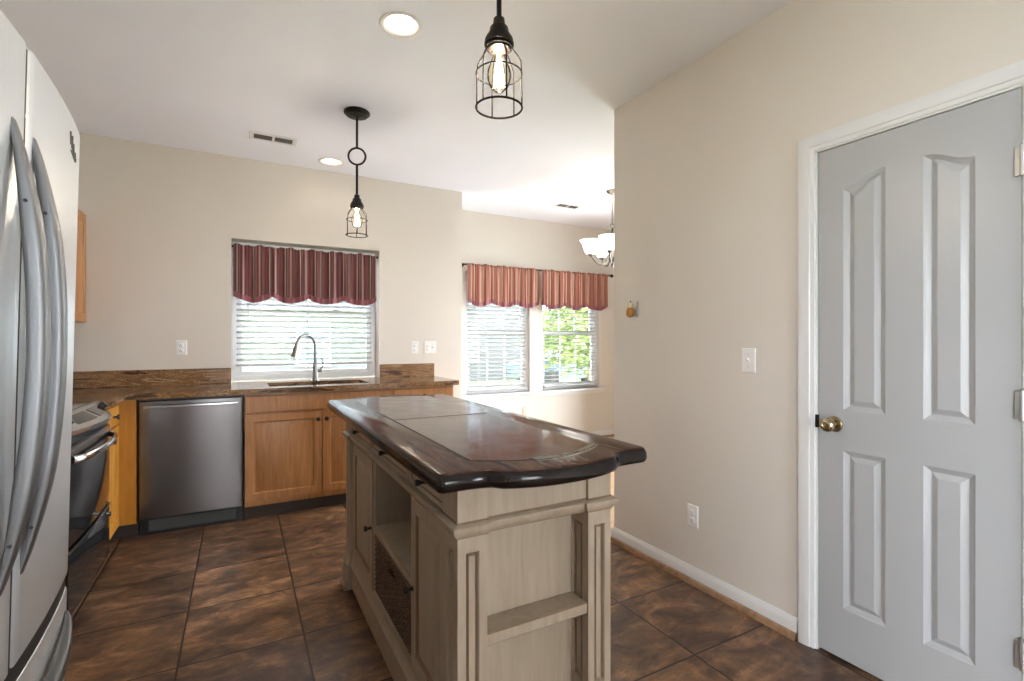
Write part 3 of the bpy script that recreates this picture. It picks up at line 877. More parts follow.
# ------------------------------------------------------------------ countertops
SX0, SX1, SY0, SY1 = .19, .91, 4.03, 4.40
def counters():
    r = thing('countertop', (0, 4.2, CB), 'brown and black veined granite countertop around the sink with low backsplash', 'countertop')
    m = MB(); yf = 3.905; y2 = YB - .001
    xa, xe = XL + .001, 1.632
    # outline polygon with a sink hole built from strips sharing the same plane
    def slab(x0, y0, x1, y1, front=False):
        m.box(x0, y0, CB, x1, y1, CT)
    slab(xa, 3.552, -.632, yf); slab(xa, yf, SX0, SY0); slab(SX1, yf, xe, SY0); slab(SX0, yf, SX1, SY0)
    slab(xa, SY0, SX0, SY1); slab(SX1, SY0, xe, SY1); slab(xa, SY1, xe, y2); slab(NL + .001, y2, NR - .001, YWIN - .001)
    m.build('slab', M['granite'], r, smooth=False)
    m = MB(); m.box(xa + .021, YB - .021, CT, NL, YB - .001, 1.056, .002); m.box(xa, 3.552, CT, xa + .02, YB - .001, 1.056, .002)
    m.build('backsplash', M['granite'], r)
    MB().box(NR, YB - .021, CT, xe, YB - .001, 1.056, .002).build('backsplash', M['granite'], r)
    r = thing('countertop', (-.95, 2.2, CB), 'granite countertop between the refrigerator and the range', 'countertop')
    MB().box(xa, 1.625, CB, -.632, 2.774, CT, .003).build('slab', M['granite'], r)
    MB().box(xa, 1.625, CT, xa + .02, 2.774, 1.056, .002).build('backsplash', M['granite'], r)
    # sink
    r = thing('kitchen_sink', (.55, 4.215, CB - .2), 'stainless undermount sink set in the granite counter', 'sink')
    m = MB(); o = rrect(SX0 - .004, SY0 - .004, SX1 + .004, SY1 + .004, .05, 6)
    m.loops([[(p[0], p[1], z) for p in (inset_poly(o, i) if i else o)] for z, i in ((CB + .0005, -.006), (CB + .0005, .004), (CB - .15, .010), (CB - .172, .020), (CB - .178, .045), (CB - .184, .15))], cap0=False)
    m.build('basin', M['steel'], r)
    MB().lathe((.55, 4.23, CB - .184), [(.045, .002), (.040, .004), (.034, .001), (.005, .001)], 20).build('drain', M['chrome'], r)
    # faucet
    fx, fy = .557, 4.452
    r = thing('kitchen_faucet', (fx, fy, CT), 'brushed nickel gooseneck pull down faucet behind the sink', 'faucet')
    MB().lathe((fx, fy, CT), [(.030, 0), (.030, .006), (.024, .012), (.0215, .03), (.0215, .13), (.019, .145), (.015, .155)], 20).build('base', M['nickel'], r)
    d = Vector((-.80, -.60, 0)); path = [(fx, fy, CT + .14), (fx, fy, CT + .20), (fx, fy, CT + .27)]
    R = .098
    for k in range(1, 19):
        a = PI * k / 18 * .93
        p = Vector((fx, fy, CT + .285)) + d * (R - R * math.cos(a)) + Vector((0, 0, R * math.sin(a))); path.append(tuple(p))
    MB().tube(path, .0125, 14).build('gooseneck', M['nickel'], r)
    e = Vector(path[-1]); q = (e - Vector(path[-2])).normalized()
    MB().tube([e - q * .005, e + q * .02, e + q * .06, e + q * .10, e + q * .105], [.014, .016, .019, .0215, .018], 14).build('spray_head', M['nickel'], r)
    m = MB(); hz = CT + .085
    m.tube([(fx + .018, fy, hz), (fx + .05, fy - .004, hz)], .0145, 12)
    m.tube([(fx + .043, fy - .004, hz + .008), (fx + .060, fy - .008, hz + .045), (fx + .058, fy - .014, hz + .085), (fx + .045, fy - .016, hz + .110)], [.0075, .0065, .0055, .004], 10)
    m.build('lever', M['nickel'], r)
counters()

# ------------------------------------------------------------------ dishwasher
def dishwasher():
    x0, x1 = -.574, .026
    r = thing('dishwasher', (-.274, 4.2, 0), 'stainless dishwasher with a slim bar handle below the counter', 'dishwasher')
    MB().box(x0 + .004, YF + .012, .10, x1 - .004, YB - .05, CB - .004).build('tub', M['bplastic'], r)
    m = MB(); m.stack([(x0 + .006, 3.968), (x0 + .006, 3.945), (x0 + .010, 3.939), (x0 + .02, 3.937), (x1 - .02, 3.937), (x1 - .010, 3.939), (x1 - .006, 3.945), (x1 - .006, 3.968)], [(.118, .003), (.122, 0), (.876, 0), (.881, .004)])
    d = m.build('door', M['dsteel'], r)
    m = MB(); m.box(x0 + .035, 3.890, .836, x1 - .035, 3.904, .852, .004, 2)
    h = m.build('handle', M['steel'], d)
    for x in (x0 + .05, x1 - .05): MB().box(x - .007, 3.904, .838, x + .007, 3.938, .850).build('handle_post', M['steel'], d)
    m = MB(); m.box(x0 + .05, 3.985, .022, x1 - .05, 3.998, .112, .002)
    k = m.build('kick_plate', M['kick'], r)
    m = MB(); m.lathe((-.274, 3.985, .085), [(.006, 0), (.006, -.002)], 10, 'y'); m.build('screw', M['gasket'], k)
    MB().box(x0 + .002, 4.0, 0, x1 - .002, 4.03, .112).build('plinth', M['bplastic'], r)
dishwasher()

# ------------------------------------------------------------------ range
def stove():
    y0, y1, ym = 2.780, 3.548, 3.164
    r = thing('kitchen_range', (-.95, ym, 0), 'black and stainless slide in electric range with bowed front beside the refrigerator', 'range')
    MB().box(XL + .03, y0 + .004, .06, -.668, y1 - .004, .895).build('body', M['bplastic'], r)
    n = 18
    def bow(y, c, k): return c - k * ((y - ym) / .384) ** 2
    def outl(xb, c, k, ya=y0 + .002, yb=y1 - .002):
        return [(xb, yb), (xb, ya)] + [(bow(ya + (yb - ya) * i / n, c, k), ya + (yb - ya) * i / n) for i in range(n + 1)]
    m = MB(); m.box(XL + .035, y0 + .002, .898, -.690, y1 - .002, .937, .005, 2)
    ct = m.build('cooktop_rim', M['steel'], r)
    m = MB(); m.box(XL + .07, y0 + .02, .9372, -.705, y1 - .02, .9405, .001)
    gl = m.build('cooktop_glass', M['bglass'], r)
    for cx, cy, R in ((-.80, 2.97, .095), (-.80, 3.36, .075), (-1.08, 2.97, .075), (-1.08, 3.36, .10)):
        m = MB()
        for q in (R, R * .62): m.lathe((cx, cy, .9405), [(q, 0), (q, .0006), (q - .004, .0006), (q - .004, 0)], 36, cap0=False, cap1=False)
        m.build('burner_ring', M['ring'], gl)
    # sloped control panel with a bowed lower edge
    def fx(y): return bow(y, -.592, .062)
    m = MB(); rings = []
    for i in range(n + 1):
        y = y0 + .002 + (y1 - y0 - .004) * i / n; xx = fx(y)
        rings.append([(-.692, y, .90), (-.689, y, .936), (-.684, y, .9365), (xx - .006, y, .884), (xx + .004, y, .878), (xx + .006, y, .868), (xx + .002, y, .856), (xx - .012, y, .850), (-.692, y, .846)])
    m.loops(rings); cp = m.build('control_panel', M['steel'], r, ang=40)
    def slope(y, t, up=.0015):
        xa, za, xb, zb = -.684, .9365, fx(y) - .006, .884
        L = math.hypot(xb - xa, zb - za); return (xa + (xb - xa) * t + up * (za - zb) / L, y, za + (zb - za) * t + up * (xb - xa) / L)
    for a, c in ((2.90, 3.135), (3.185, 3.42)):
        m = MB(); rings = []
        for i in range(9):
            y = a + (c - a) * i / 8
            rings.append([slope(y, .14, .0), slope(y, .14), slope(y, .80), slope(y, .80, .0)])
        m.loops(rings); m.build('display_strip', M['bglass'], cp)
    for y in (2.845, 3.470):
        p, q = Vector(slope(y, .45, .0)), Vector(slope(y, .45, .022))
        MB().tube([p, q], [.020, .017], 18).build('control_knob', M['bplastic'], cp)
    # oven door
    m = MB(); m.stack(outl(-.668, -.632, .012), [(.375, .003), (.380, 0), (.800, 0), (.806, .004)])
    d = m.build('oven_door', M['bglass'], r)
    m = MB(); m.stack(outl(-.66, -.630, .012), [(.772, 0), (.803, 0)]); m.build('door_trim', M['steel'], d)
    path = []
    for i in range(25):
        s = i / 24; y = y0 + .035 + (y1 - y0 - .07) * s
        path.append((-.636 + .058 * (1 - (2 * s - 1) ** 2) ** .45, y, .752))
    m = MB(); m.sweep(path, [(.017 * math.cos(a), .010 * math.sin(a)) for a in [2 * PI * k / 12 for k in range(12)]], (0, 0, 1)); m.build('handle', M['chrome'], d, ang=50)
    m = MB(); m.stack(outl(-.668, -.634, .010), [(.075, .003), (.080, 0), (.360, 0), (.366, .003)])
    w = m.build('storage_drawer', M['bglass'], r)
    m = MB(); m.stack(outl(-.66, -.630, .010), [(.352, 0), (.366, 0)]); m.build('drawer_trim', M['steel'], w)
    MB().tube([(-.632, 3.40, .335), (-.612, 3.40, .335)], [.010, .013], 14).build('drawer_button', M['steel'], w)
    MB().box(XL + .1, y0 + .02, 0, -.70, y1 - .02, .06).build('plinth', M['bplastic'], r)
stove()

# ------------------------------------------------------------------ island
def island():
    # cabinet reference lines
    xl, xr, yn, yf = .487, .986, 1.175, 2.685
    PZ, FZ, CZ0, CZ1, TB, TT = .19, .895, .768, .803, .899, .948
    r = thing('kitchen_island', ((xl + xr) / 2, (yn + yf) / 2, 0), 'distressed cream kitchen island with dark walnut serpentine top', 'island')
    c = M['cream']
    # --- top
    TX0, TX1, TY0, TY1 = .416, 1.098, 1.124, 2.862
    cx = (TX0 + TX1) / 2; pts = []
    def end(y, s):          # left to right along the near end (s=-1: bulges towards -Y)
        o = []
        b0, b1, dep = cx - .205, cx + .205, .072
        o.append((TX0 + .03, y)); o += [(b0 - .055, y), (b0 - .025, y + s * .003)]
        for k in range(25):
            u = k / 24
            w = math.sin(PI * u) ** .55 if 0 < u < 1 else 0.0
            o.append((b0 + (b1 - b0) * u, y + s * (.010 + (dep - .010) * w)))
        o += [(b1 + .025, y + s * .003), (b1 + .055, y), (TX1 - .03, y)]
        return o
    def corner(px, py, a0): return [(px + .022 * math.cos(math.radians(a0 + 90 * k / 4)), py + .022 * math.sin(math.radians(a0 + 90 * k / 4))) for k in range(5)]
    pts = corner(TX0 + .022, TY0 + .022, 180) + end(TY0, -1)[1:-1] + corner(TX1 - .022, TY0 + .022, -90) + corner(TX1 - .022, TY1 - .022, 0) + list(reversed(end(TY1, 1)[1:-1])) + corner(TX0 + .022, TY1 - .022, 90)
    m = MB(); m.stack(pts, [(TB, .016), (TB + .004, .006), (TB + .012, .001), (TB + .022, 0), (TB + .035, .002), (TB + .0435, .008), (TB + .0455, .0095), (TT - .0015, .012), (TT, .015)])
    # the field pattern is drawn about the centre of the top
    top = bpy.data.objects.new('tmp', None)
    o = m.build('top', M['itop'], None, ang=60, org=(cx, (TY0 + TY1) / 2, TT))
    o.parent = r; o.location = Vector((cx, (TY0 + TY1) / 2, TT)) - r.location
    bpy.data.objects.remove(top)
    hy = 1.98 - .012
    for sgn, nm in ((-1, 'near'), (1, 'far')):
        yc = (TY0 + TY1) / 2; o1 = []
        for k in range(21):
            xx = -.212 + .424 * k / 20; o1.append((cx + xx, yc + sgn * (.842 - 1.75 * xx * xx)))
        o2 = [(cx + .212, yc + sgn * .004), (cx - .212, yc + sgn * .004)]
        o_ = (o1 + o2) if sgn < 0 else list(reversed(o1 + o2))
        m = MB(); m.stack(o_, [(TT - .001, 0), (TT + .0006, 0), (TT + .0022, .003)])
        q = m.build('inset_panel', M['itop'], None, ang=10, org=(cx, yc, TT)); q.parent = r; q.location = Vector((cx, yc, TT)) - r.location
    # --- carcass boards
    m = MB()
    y_a, y_b = 1.285, 2.575
    d1, d2 = 1.612, 2.160
    m.box(.512, y_a - .02, PZ - .02, xr - .012, y_b + .02, PZ)                # bottom
    m.box(.512, y_a - .02, TB - .018, xr - .012, y_b + .02, TB - .001)          # under the top
    m.box(xr - .030, y_a - .02, PZ, xr - .012, y_b + .02, TB - .018)          # right side panel
    for y in (d1, d2): m.box(.512, y - .009, PZ, xr - .030, y + .009, TB - .018)
    m.box(.512, y_a - .025, PZ, xr - .012, y_a - .007, TB - .018)             # near end back panel (Y 1.26)
    m.box(.512, y_b + .007, PZ, xr - .012, y_b + .025, TB - .018)             # far end panel
    m.box(.512, d1 + .009, CZ0 - .02, xr - .03, d2 - .009, CZ0 - .004)           # floor of the middle drawer
    m.build('carcass', c, r)
    # --- corner posts with long sunken flutes
    pw = .084
    for px0, px1, sx in ((xl, xl + pw, -1), (xr - pw, xr, 1)):
        for py0, py1, sy in ((yn, y_a - .002, -1), (y_b + .002, yf, 1)):
            m = MB(); Z0, Z1 = .03, TB - .001
            def flute(P):
                g = .27
                def R4(a0, a1, b0, b1, d): return [P(a0, b0, d), P(a1, b0, d), P(a1, b1, d), P(a0, b1, d)]
                m.loops([R4(0, 1, Z0, Z1, 0), R4(g, 1 - g, .25, .725, 0), R4(g + .03, 1 - g - .03, .253, .722, .004), R4(g + .04, 1 - g - .04, .254, .721, .016),
                         R4(g + .10, 1 - g - .10, .259, .716, .016), R4(g + .13, 1 - g - .13, .262, .713, .005)], cap0=False, mi=(3,))  # flute floor in brown: glaze and groove shade in one colour
            flute(lambda a, z, d: (px0 + (px1 - px0) * a, py0 + d, z)); flute(lambda a, z, d: (px0 + (px1 - px0) * a, py1 - d, z))
            flute(lambda a, z, d: (px0 + d, py0 + (py1 - py0) * a, z)); flute(lambda a, z, d: (px1 - d, py0 + (py1 - py0) * a, z))
            bmesh.ops.remove_doubles(m.b, verts=m.b.verts, dist=1e-5)
            m.build('corner_post', c, r, mat2=M['rub_shade'])
    # --- frieze boards on the two ends and the right side
    m = MB()
    for y0_, y1_ in ((yn + .010, yn + .028), (yf - .028, yf - .010)): m.box(xl + pw, y0_, CZ0 + .002, xr - pw, y1_, TB - .001)
    m.box(xr - .028, y_a, CZ0 + .002, xr - .010, y_b, TB - .001)
    m.build('frieze', c, r)
    # --- end shelf (near and far end)
    for y0_, y1_ in ((yn + .004, y_a - .025), (y_b + .025, yf - .004)):
        MB(1).box(xl + pw - .001, y0_, .465, xr - pw + .001, y1_, .497, .0025).build('end_shelf', c, r, mat2=M['rub_shade'])
    # --- middle shelf
    MB(1).box(.506, d1 + .009, .445, xr - .032, d2 - .009, .476, .0025).build('middle_shelf', c, r, mat2=M['rub_shade'])
    # --- face rails on the left side
    m = MB()
    m.box(.500, y_a - .002, CZ0 - .008, .514, y_b + .002, CZ0 + .004); m.box(.500, y_a, TB - .014, .514, y_b, TB - .001)
    for y in (d1, d2): m.box(.498, y - .013, CZ0, .514, y + .013, TB - .002)
    m.box(.500, y_a, PZ - .012, .514, y_b, PZ + .006)
    m.build('face_rail', c, r)
    # --- drawers
    DR = [(0, 0), (.014, 0), (.017, -.004), (.020, -.004)]
    for a, b_ in ((y_a + .002, d1 - .016), (d1 + .016, d2 - .016), (d2 + .016, y_b - .002)):
        d = cab_front_x(r, .492, a, b_, CZ1 + .003, TB - .010, 'drawer', c, DR, -1, (2,), M['rub_shade'])
        knob(d, (.492, (a + b_) / 2, (CZ1 + TB) / 2 - .005), '-x', M['bronze'], .010)
    # --- doors
    DD = [(0, -.003), (.003, 0), (.050, 0), (.053, -.008), (.058, -.009), (.086, -.001), (.088, 0)]
    d = cab_front_x(r, .500, y_a + .003, d1 - .001, PZ + .004, CZ0 - .010, 'door', c, DD, -1, (1, 3, 4), M['rub_shade']); knob(d, (.500, d1 - .020, .455), '-x', M['bronze'], .012)
    d = cab_front_x(r, .500, d2 + .001, y_b - .003, PZ + .004, CZ0 - .010, 'door', c, DD, -1, (1, 3, 4), M['rub_shade']); knob(d, (.500, d2 + .020, .460), '-x', M['bronze'], .012)
    # --- cornice: breaks forward over the posts
    P_ = .018
    def outline(o):
        g = .012
        return [(xl - o, yn - o), (xl + pw + o, yn - o), (xl + pw + o, yn - o + g), (xr - pw - o, yn - o + g), (xr - pw - o, yn - o), (xr + o, yn - o),
                (xr + o, y_a + o), (xr + o - g, y_a + o), (xr + o - g, y_b - o), (xr + o, y_b - o), (xr + o, yf + o),
                (xr - pw - o, yf + o), (xr - pw - o, yf + o - g), (xl + pw + o, yf + o - g), (xl + pw + o, yf + o), (xl - o, yf + o),
                (xl - o, y_b - o), (xl - o + g, y_b - o), (xl - o + g, y_a + o), (xl - o, y_a + o)]
    def ringmould(name, prof):
        m = MB(); loops_ = []
        for z, o in prof: loops_.append([(p[0], p[1], z) for p in outline(o)])
        m.loops(loops_, cap0=False, cap1=False)
        return m.build(name, c, r, ang=30)
    ringmould('cornice', [(CZ0, -.014), (CZ0, .004), (CZ0 + .006, .010), (CZ0 + .012, .013), (CZ0 + .020, .017), (CZ0 + .028, .017), (CZ1 - .002, .010), (CZ1, .004), (CZ1, -.014)])
    for zz in (CZ0 - .003, CZ1):
        o_ = ringmould('glaze_shade_line', [(zz, -.014), (zz, .0025), (zz + .003, .0025), (zz + .003, -.014)]); o_.data.materials[0] = M['rub_shade']  # brown strips: glaze line with a shadow gap put into the colour
    ringmould('plinth', [(.03, -.02), (.03, .006), (.130, .006), (.136, .012), (.150, .012), (.160, .006), (.178, .001), (.190, -.002), (.190, -.02)])
    # --- bracket feet on the corners
    for sx, x in ((-1, xl), (1, xr)):
        for sy, y in ((-1, yn), (1, yf)):
            m = MB()
            ax, ay = x + sx * .026, y + sy * .026
            m.box(ax, ay, 0, x - sx * .075, y - sy * .075, .035, .006, 2)
            m.box(ax - sx * .006, ay - sy * .006, .033, x - sx * .085, y - sy * .085, .125, .006, 2)
            m.build('bracket_foot', c, r)
    # --- basket in the lower middle bay
    b = thing('wicker_basket', (.73, (d1 + d2) / 2, PZ + .001), 'dark wicker basket in the lower middle bay of the island', 'basket')
    x0, x1, ya, yb, z0, z1 = .512, .90, d1 + .022, d2 - .022, PZ + .002, .435
    m = MB(); t = .012; ym = (ya + yb) / 2
    m.box(x0 + .004, ya, z0, x1, yb, z0 + t); m.box(x1 - t, ya, z0 + t, x1, yb, z1); m.box(x0 + t, ya, z0 + t, x1 - t, ya + t, z1); m.box(x0 + t, yb - t, z0 + t, x1 - t, yb, z1)
    hz0, hz1, hw = z1 - .085, z1 - .040, .045
    m.box(x0, ya, z0 + t, x0 + t, ym - hw, z1); m.box(x0, ym + hw, z0 + t, x0 + t, yb, z1); m.box(x0, ym - hw, z0 + t, x0 + t, ym + hw, hz0); m.box(x0, ym - hw, hz1, x0 + t, ym + hw, z1)
    # woven strands
    k = 0; z = z0 + .018
    while z < z1 - .01:
        y = ya + .006
        ph = k % 2
        for sgn in (0,):
            path = []
            n = 44
            for i in range(n + 1):
                yy = ya + (yb - ya) * i / n
                path.append((x0 - .001 + (.0035 if (i + ph) % 2 else -.0025), yy, z))
            if hz0 - .006 < z < hz1 + .006:
                m.tube([p for p in path if p[1] < ym - hw], .0038, 5); m.tube([p for p in path if p[1] > ym + hw], .0038, 5)
            else: m.tube(path, .0038, 5)
        z += .0105; k += 1
    m.tube([(x0 - .002, ya, z1), (x0 - .002, yb, z1), (x1, yb, z1), (x1, ya, z1)], .008, 8, closed=True)
    m.build('weave', M['wicker'], b)
island()

# ------------------------------------------------------------------ blinds
def blind(x0, x1, y, zt, zb, label, tilt, pitch=.046, wand_x=None, cords=3):
    r = thing('window_blind', ((x0 + x1) / 2, y, zb), label, 'blind')
    MB().box(x0, y - .028, zt - .05, x1, y + .028, zt, .004).build('headrail', M['blind'], r)
    MB().box(x0, y - .024, zb, x1, y + .024, zb + .018, .004).build('bottom_rail', M['blind'], r)
    m = MB(); z = zb + .018 + pitch * .7; ca, sa = math.cos(tilt), math.sin(tilt)
    while z < zt - .06:
        hw = .024; th = .0014
        ring = []
        for xx in (x0 + .004, x1 - .004):
            sec = []
            for q, tt in ((-1, -th), (0, -th + .003), (1, -th), (1, th), (0, th + .003), (-1, th)):
                yy, zz = q * hw, tt
                sec.append((xx, y + yy * ca - zz * sa, z + yy * sa + zz * ca))
            ring.append(sec)
        m.loops(ring); z += pitch
    m.build('slats', M['blind'], r)
    m = MB()
    for k in range(cords):
        xx = x0 + (x1 - x0) * (k + .5) / cords if cords > 2 else x0 + (x1 - x0) * (.18 + .64 * k)
        for dy in (-.026, .026): m.tube([(xx, y + dy, zb + .01), (xx, y + dy, zt - .03)], .0014, 5)
    m.build('ladder_cord', M['cord'], r)
    wx = wand_x if wand_x else x0 + .09
    MB().tube([(wx, y - .034, zt - .04), (wx, y - .036, zt - .62)], .004, 6).build('tilt_wand', M['cord'], r)
    return r
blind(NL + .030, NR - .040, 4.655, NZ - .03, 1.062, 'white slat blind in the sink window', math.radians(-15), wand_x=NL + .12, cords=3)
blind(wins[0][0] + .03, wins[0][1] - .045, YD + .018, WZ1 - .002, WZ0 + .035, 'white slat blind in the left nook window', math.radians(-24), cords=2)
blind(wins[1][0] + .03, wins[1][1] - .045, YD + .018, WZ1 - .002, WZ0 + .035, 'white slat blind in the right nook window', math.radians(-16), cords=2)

# ------------------------------------------------------------------ valances and rods
def valance(x0, x1, y, zr, zlow, zhigh, nsc, label, fab, seed, ruffle=.028):
    rnd = random.Random(seed)
    r = thing('window_valance', ((x0 + x1) / 2, y, zlow), label, 'valance')
    W = x1 - x0; nu = int(W * 170); nv = 22
    ph = [rnd.uniform(0, 6.28) for _ in range(6)]
    def fold(u, v):
        x = u * W
        a = .013 * math.sin(2 * PI * x / .118 + ph[0] + .6 * math.sin(x * 7 + ph[1])) + .006 * math.sin(2 * PI * x / .047 + ph[2]) + .004 * math.sin(2 * PI * x / .029 + ph[3])
        g = .0045 * math.sin(2 * PI * x / .022 + ph[4])
        return a * (.35 + .75 * v) + g * max(0, 1 - v * 4)
    def bottom(u):
        s = abs(math.sin(PI * u * nsc))
        return zhigh + (zlow - zhigh) * s ** .8 + .004 * math.sin(u * 31 + ph[5])
    def topz(u): return zr + ruffle * (.55 + .35 * math.sin(u * W * 55 + ph[1]) * math.sin(u * W * 23 + ph[3]))
    def pt(u, v):
        zt, zb = topz(u), bottom(u)
        z = zt + (zb - zt) * v
        gather = .008 if abs(z - zr) < .02 else 0
        return (x0 + W * u, y + fold(u, v) - .016 + gather * .5, z)
    def sheet(v0, v1, n, name, mt, th=.0016, dy=0.0):
        m = MB(); b = m.b; F = []
        for j in range(n + 1):
            v = v0 + (v1 - v0) * j / n
            F.append([b.verts.new(Vector(pt(i / nu, v)) + Vector((0, dy, 0))) for i in range(nu + 1)])
        B = [[b.verts.new(q.co + Vector((0, th, 0))) for q in row] for row in F]
        for j in range(n):
            for i in range(nu):
                b.faces.new((F[j][i], F[j][i + 1], F[j + 1][i + 1], F[j + 1][i])); b.faces.new((B[j][i], B[j + 1][i], B[j + 1][i + 1], B[j][i + 1]))
        for i in range(nu):
            b.faces.new((F[0][i], B[0][i], B[0][i + 1], F[0][i + 1])); b.faces.new((F[n][i], F[n][i + 1], B[n][i + 1], B[n][i]))
        for j in range(n):
            b.faces.new((F[j][0], F[j + 1][0], B[j + 1][0], B[j][0])); b.faces.new((F[j][nu], B[j][nu], B[j + 1][nu], F[j + 1][nu]))
        return m.build(name, mt, r, ang=70)
    vb = 1 - .048 / (zr - zlow)
    sheet(0, vb, nv, 'panel', fab)
    sheet(vb, 1.0, 4, 'border', M['border'])
    return r
RZ = 2.035
rod = thing('curtain_rod', (.53, 4.588, RZ), 'slim dark tension rod across the top of the sink window', 'curtain rod')
MB().tube([(NL + .004, 4.588, RZ), (NR - .004, 4.588, RZ)], .006, 10).build('rod', M['bronze'], rod)
for x, s in ((NL + .001, 1), (NR - .001, -1)): MB().lathe((x, 4.588, RZ), [(.011, 0), (.011, s * .008), (.007, s * .012)], 12, 'x').build('end_cap', M['bronze'], rod)
valance(NL + .012, NR - .022, 4.588, RZ, 1.585, 1.632, 4, 'burgundy striped scalloped valance over the sink window', M['fabric'], 3)
RZ2 = 2.118; YR2 = YD - .085
rod = thing('curtain_rod', (3.2, YR2, RZ2), 'long dark curtain rod with ball finial over the nook windows', 'curtain rod')
MB().tube([(2.16, YR2, RZ2), (4.235, YR2, RZ2)], .0095, 10).build('rod', M['bronze'], rod)
for x, s in ((4.235, 1), (2.16, -1)):
    MB().lathe((x, YR2, RZ2), [(.010, 0), (.013, s * .006), (.010, s * .012), (.020, s * .022), (.024, s * .036), (.018, s * .050), (.003, s * .056)], 14, 'x').build('finial', M['bronze'], rod)
for x in (2.19, 3.162, 4.205):
    m = MB(); m.tube([(x, YR2, RZ2), (x, YD - .002, RZ2)], .006, 8); m.lathe((x, YD, RZ2), [(.018, 0), (.018, -.005)], 12, 'y'); m.build('bracket', M['bronze'], rod)
valance(2.205, 3.142, YR2, RZ2, 1.655, 1.708, 3, 'red striped scalloped valance over the left nook window', M['fabric_lit'], 5, .022)
valance(3.180, 4.185, YR2, RZ2, 1.655, 1.708, 3, 'red striped scalloped valance over the right nook window', M['fabric_lit'], 8, .022)

# ------------------------------------------------------------------ ceiling fixtures
def recessed(x, y, label):
    r = thing('recessed_light', (x, y, H), label, 'ceiling light', 'round recessed ceiling lights')
    MB().lathe((x, y, H), [(.076, .002), (.084, -.005), (.096, -.005), (.101, -.002), (.101, .0)], 36, cap0=False, cap1=False).build('trim_ring', M['trim'], r)
    MB().lathe((x, y, H), [(.077, 0), (.068, .07), (.062, .11), (.001, .112)], 32, cap0=False).build('reflector', M['can'], r)
    MB().lathe((x, y, H), [(.001, .030), (.030, .033), (.046, .042), (.052, .056), (.045, .075), (.025, .108)], 28).build('flood_bulb', M['lamp'], r)
    return r
R1 = recessed(.66, 2.272, 'lit round recessed ceiling light nearer the island and the hanging bulb')
dup(R1, (.66, 4.285, H), label='lit round recessed ceiling light just above the sink wall')

def pendant(x, y, rz, label):
    r = thing('pendant_light', (x, y, H), label, 'pendant light', 'black cage pendant lights', 0)
    c = (x, y, H)
    MB().lathe(c, [(.078, 0), (.081, -.004), (.081, -.012), (.070, -.017), (.066, -.020), (.066, -.026), (.030, -.030), (.012, -.034)], 32).build('canopy', M['black'], r)
    m = MB(); m.tube([(x, y, H - .03), (x, y, H - .232)], .0075, 10); m.tube([(x, y, H - .338), (x, y, H - .535)], .0075, 10)
    m.build('rod', M['black'], r)
    d = Vector((math.cos(math.radians(-20)), math.sin(math.radians(-20)), 0))
    m = MB(); m.tube([Vector((x, y, H - .285)) + d * (.053 * math.cos(a)) + Vector((0, 0, .053 * math.sin(a))) for a in [2 * PI * k / 32 for k in range(32)]], .0065, 8, closed=True)
    m.build('ring', M['black'], r)
    MB().lathe(c, [(.009, -.530), (.016, -.534), (.018, -.552), (.026, -.560), (.029, -.575), (.040, -.592), (.043, -.604), (.043, -.611), (.034, -.614), (.033, -.625), (.024, -.628)], 24).build('socket', M['bronze'], r)
    m = MB(); nW = 6
    for k in range(nW):
        a = 2 * PI * (k + .35) / nW; ca, sa = math.cos(a), math.sin(a)
        m.tube([(x + R_ * ca, y + R_ * sa, H + z) for R_, z in ((.034, -.612), (.038, -.622), (.058, -.650), (.064, -.662), (.066, -.700), (.067, -.790))], .0022, 6)
    for R_, z, q in ((.0662, -.694, .0022), (.067, -.792, .0030), (.037, -.616, .004)):
        m.tube([(x + R_ * math.cos(2 * PI * k / 36), y + R_ * math.sin(2 * PI * k / 36), H + z) for k in range(36)], q, 6, closed=True)
    m.build('cage', M['cage'], r)
    b = MB().lathe(c, [(.014, -.626), (.016, -.638), (.025, -.660), (.034, -.686), (.0345, -.706), (.027, -.730), (.010, -.746), (.001, -.748)], 24, cap0=False).build('bulb', M['bulbglass'], r)
    m = MB()
    for k in range(6):
        a = 2 * PI * k / 6
        m.tube([(x + .005 * math.cos(a), y + .005 * math.sin(a), H - .655), (x + .0135 * math.cos(a), y + .0135 * math.sin(a), H - .728)], .0032, 6)
    m.tube([(x, y, H - .63), (x, y, H - .66)], .004, 6)
    m.build('filament', M['filament'], b)
    return r
P1 = pendant(.660, 3.270, 0, 'black cage pendant with ring rod hanging near the sink window')
dup(P1, (.660, 1.280, H), label='black cage pendant hanging over the near end of the island, cut by the top edge')

def vent(x, y, lx, ly, label):
    r = thing('ceiling_vent', (x, y, H), label, 'vent', 'white ceiling air vents')
    m = MB(); hx, hy = lx / 2, ly / 2; ix, iy = hx - .028, hy - .028
    for a, b_, c, d in ((-hx, -hy, hx, -iy), (-hx, iy, hx, hy), (-hx, -iy, -ix, iy), (ix, -iy, hx, iy), (-.008, -iy, .008, iy)): m.box(x + a, y + b_, H - .008, x + c, y + d, H - .0005, .002)
    m.build('frame', M['trim'], r)
    MB().box(x - ix, y - iy, H - .0025, x + ix, y + iy, H - .0005).build('duct', M['slot'], r)
    m = MB()
    for s in (-1, 1):
        n = 11
        for k in range(n):
            xx = x + s * (.008 + (ix - .008) * (k + .5) / n)
            m.loops([[(xx - .0015 + .003 * s, yy, H - .003), (xx + .0015 + .003 * s, yy, H - .003), (xx + .0015 - .003 * s, yy, H - .0085), (xx - .0015 - .003 * s, yy, H - .0085)] for yy in (y - iy, y + iy)])
    m.build('louver', M['ring'], r)
    return r
V = vent(.215, 3.985, .31, .145, 'white ceiling vent above the dishwasher end of the kitchen')
dup(V, (3.13, 4.44, H), label='white ceiling vent in front of the nook windows')

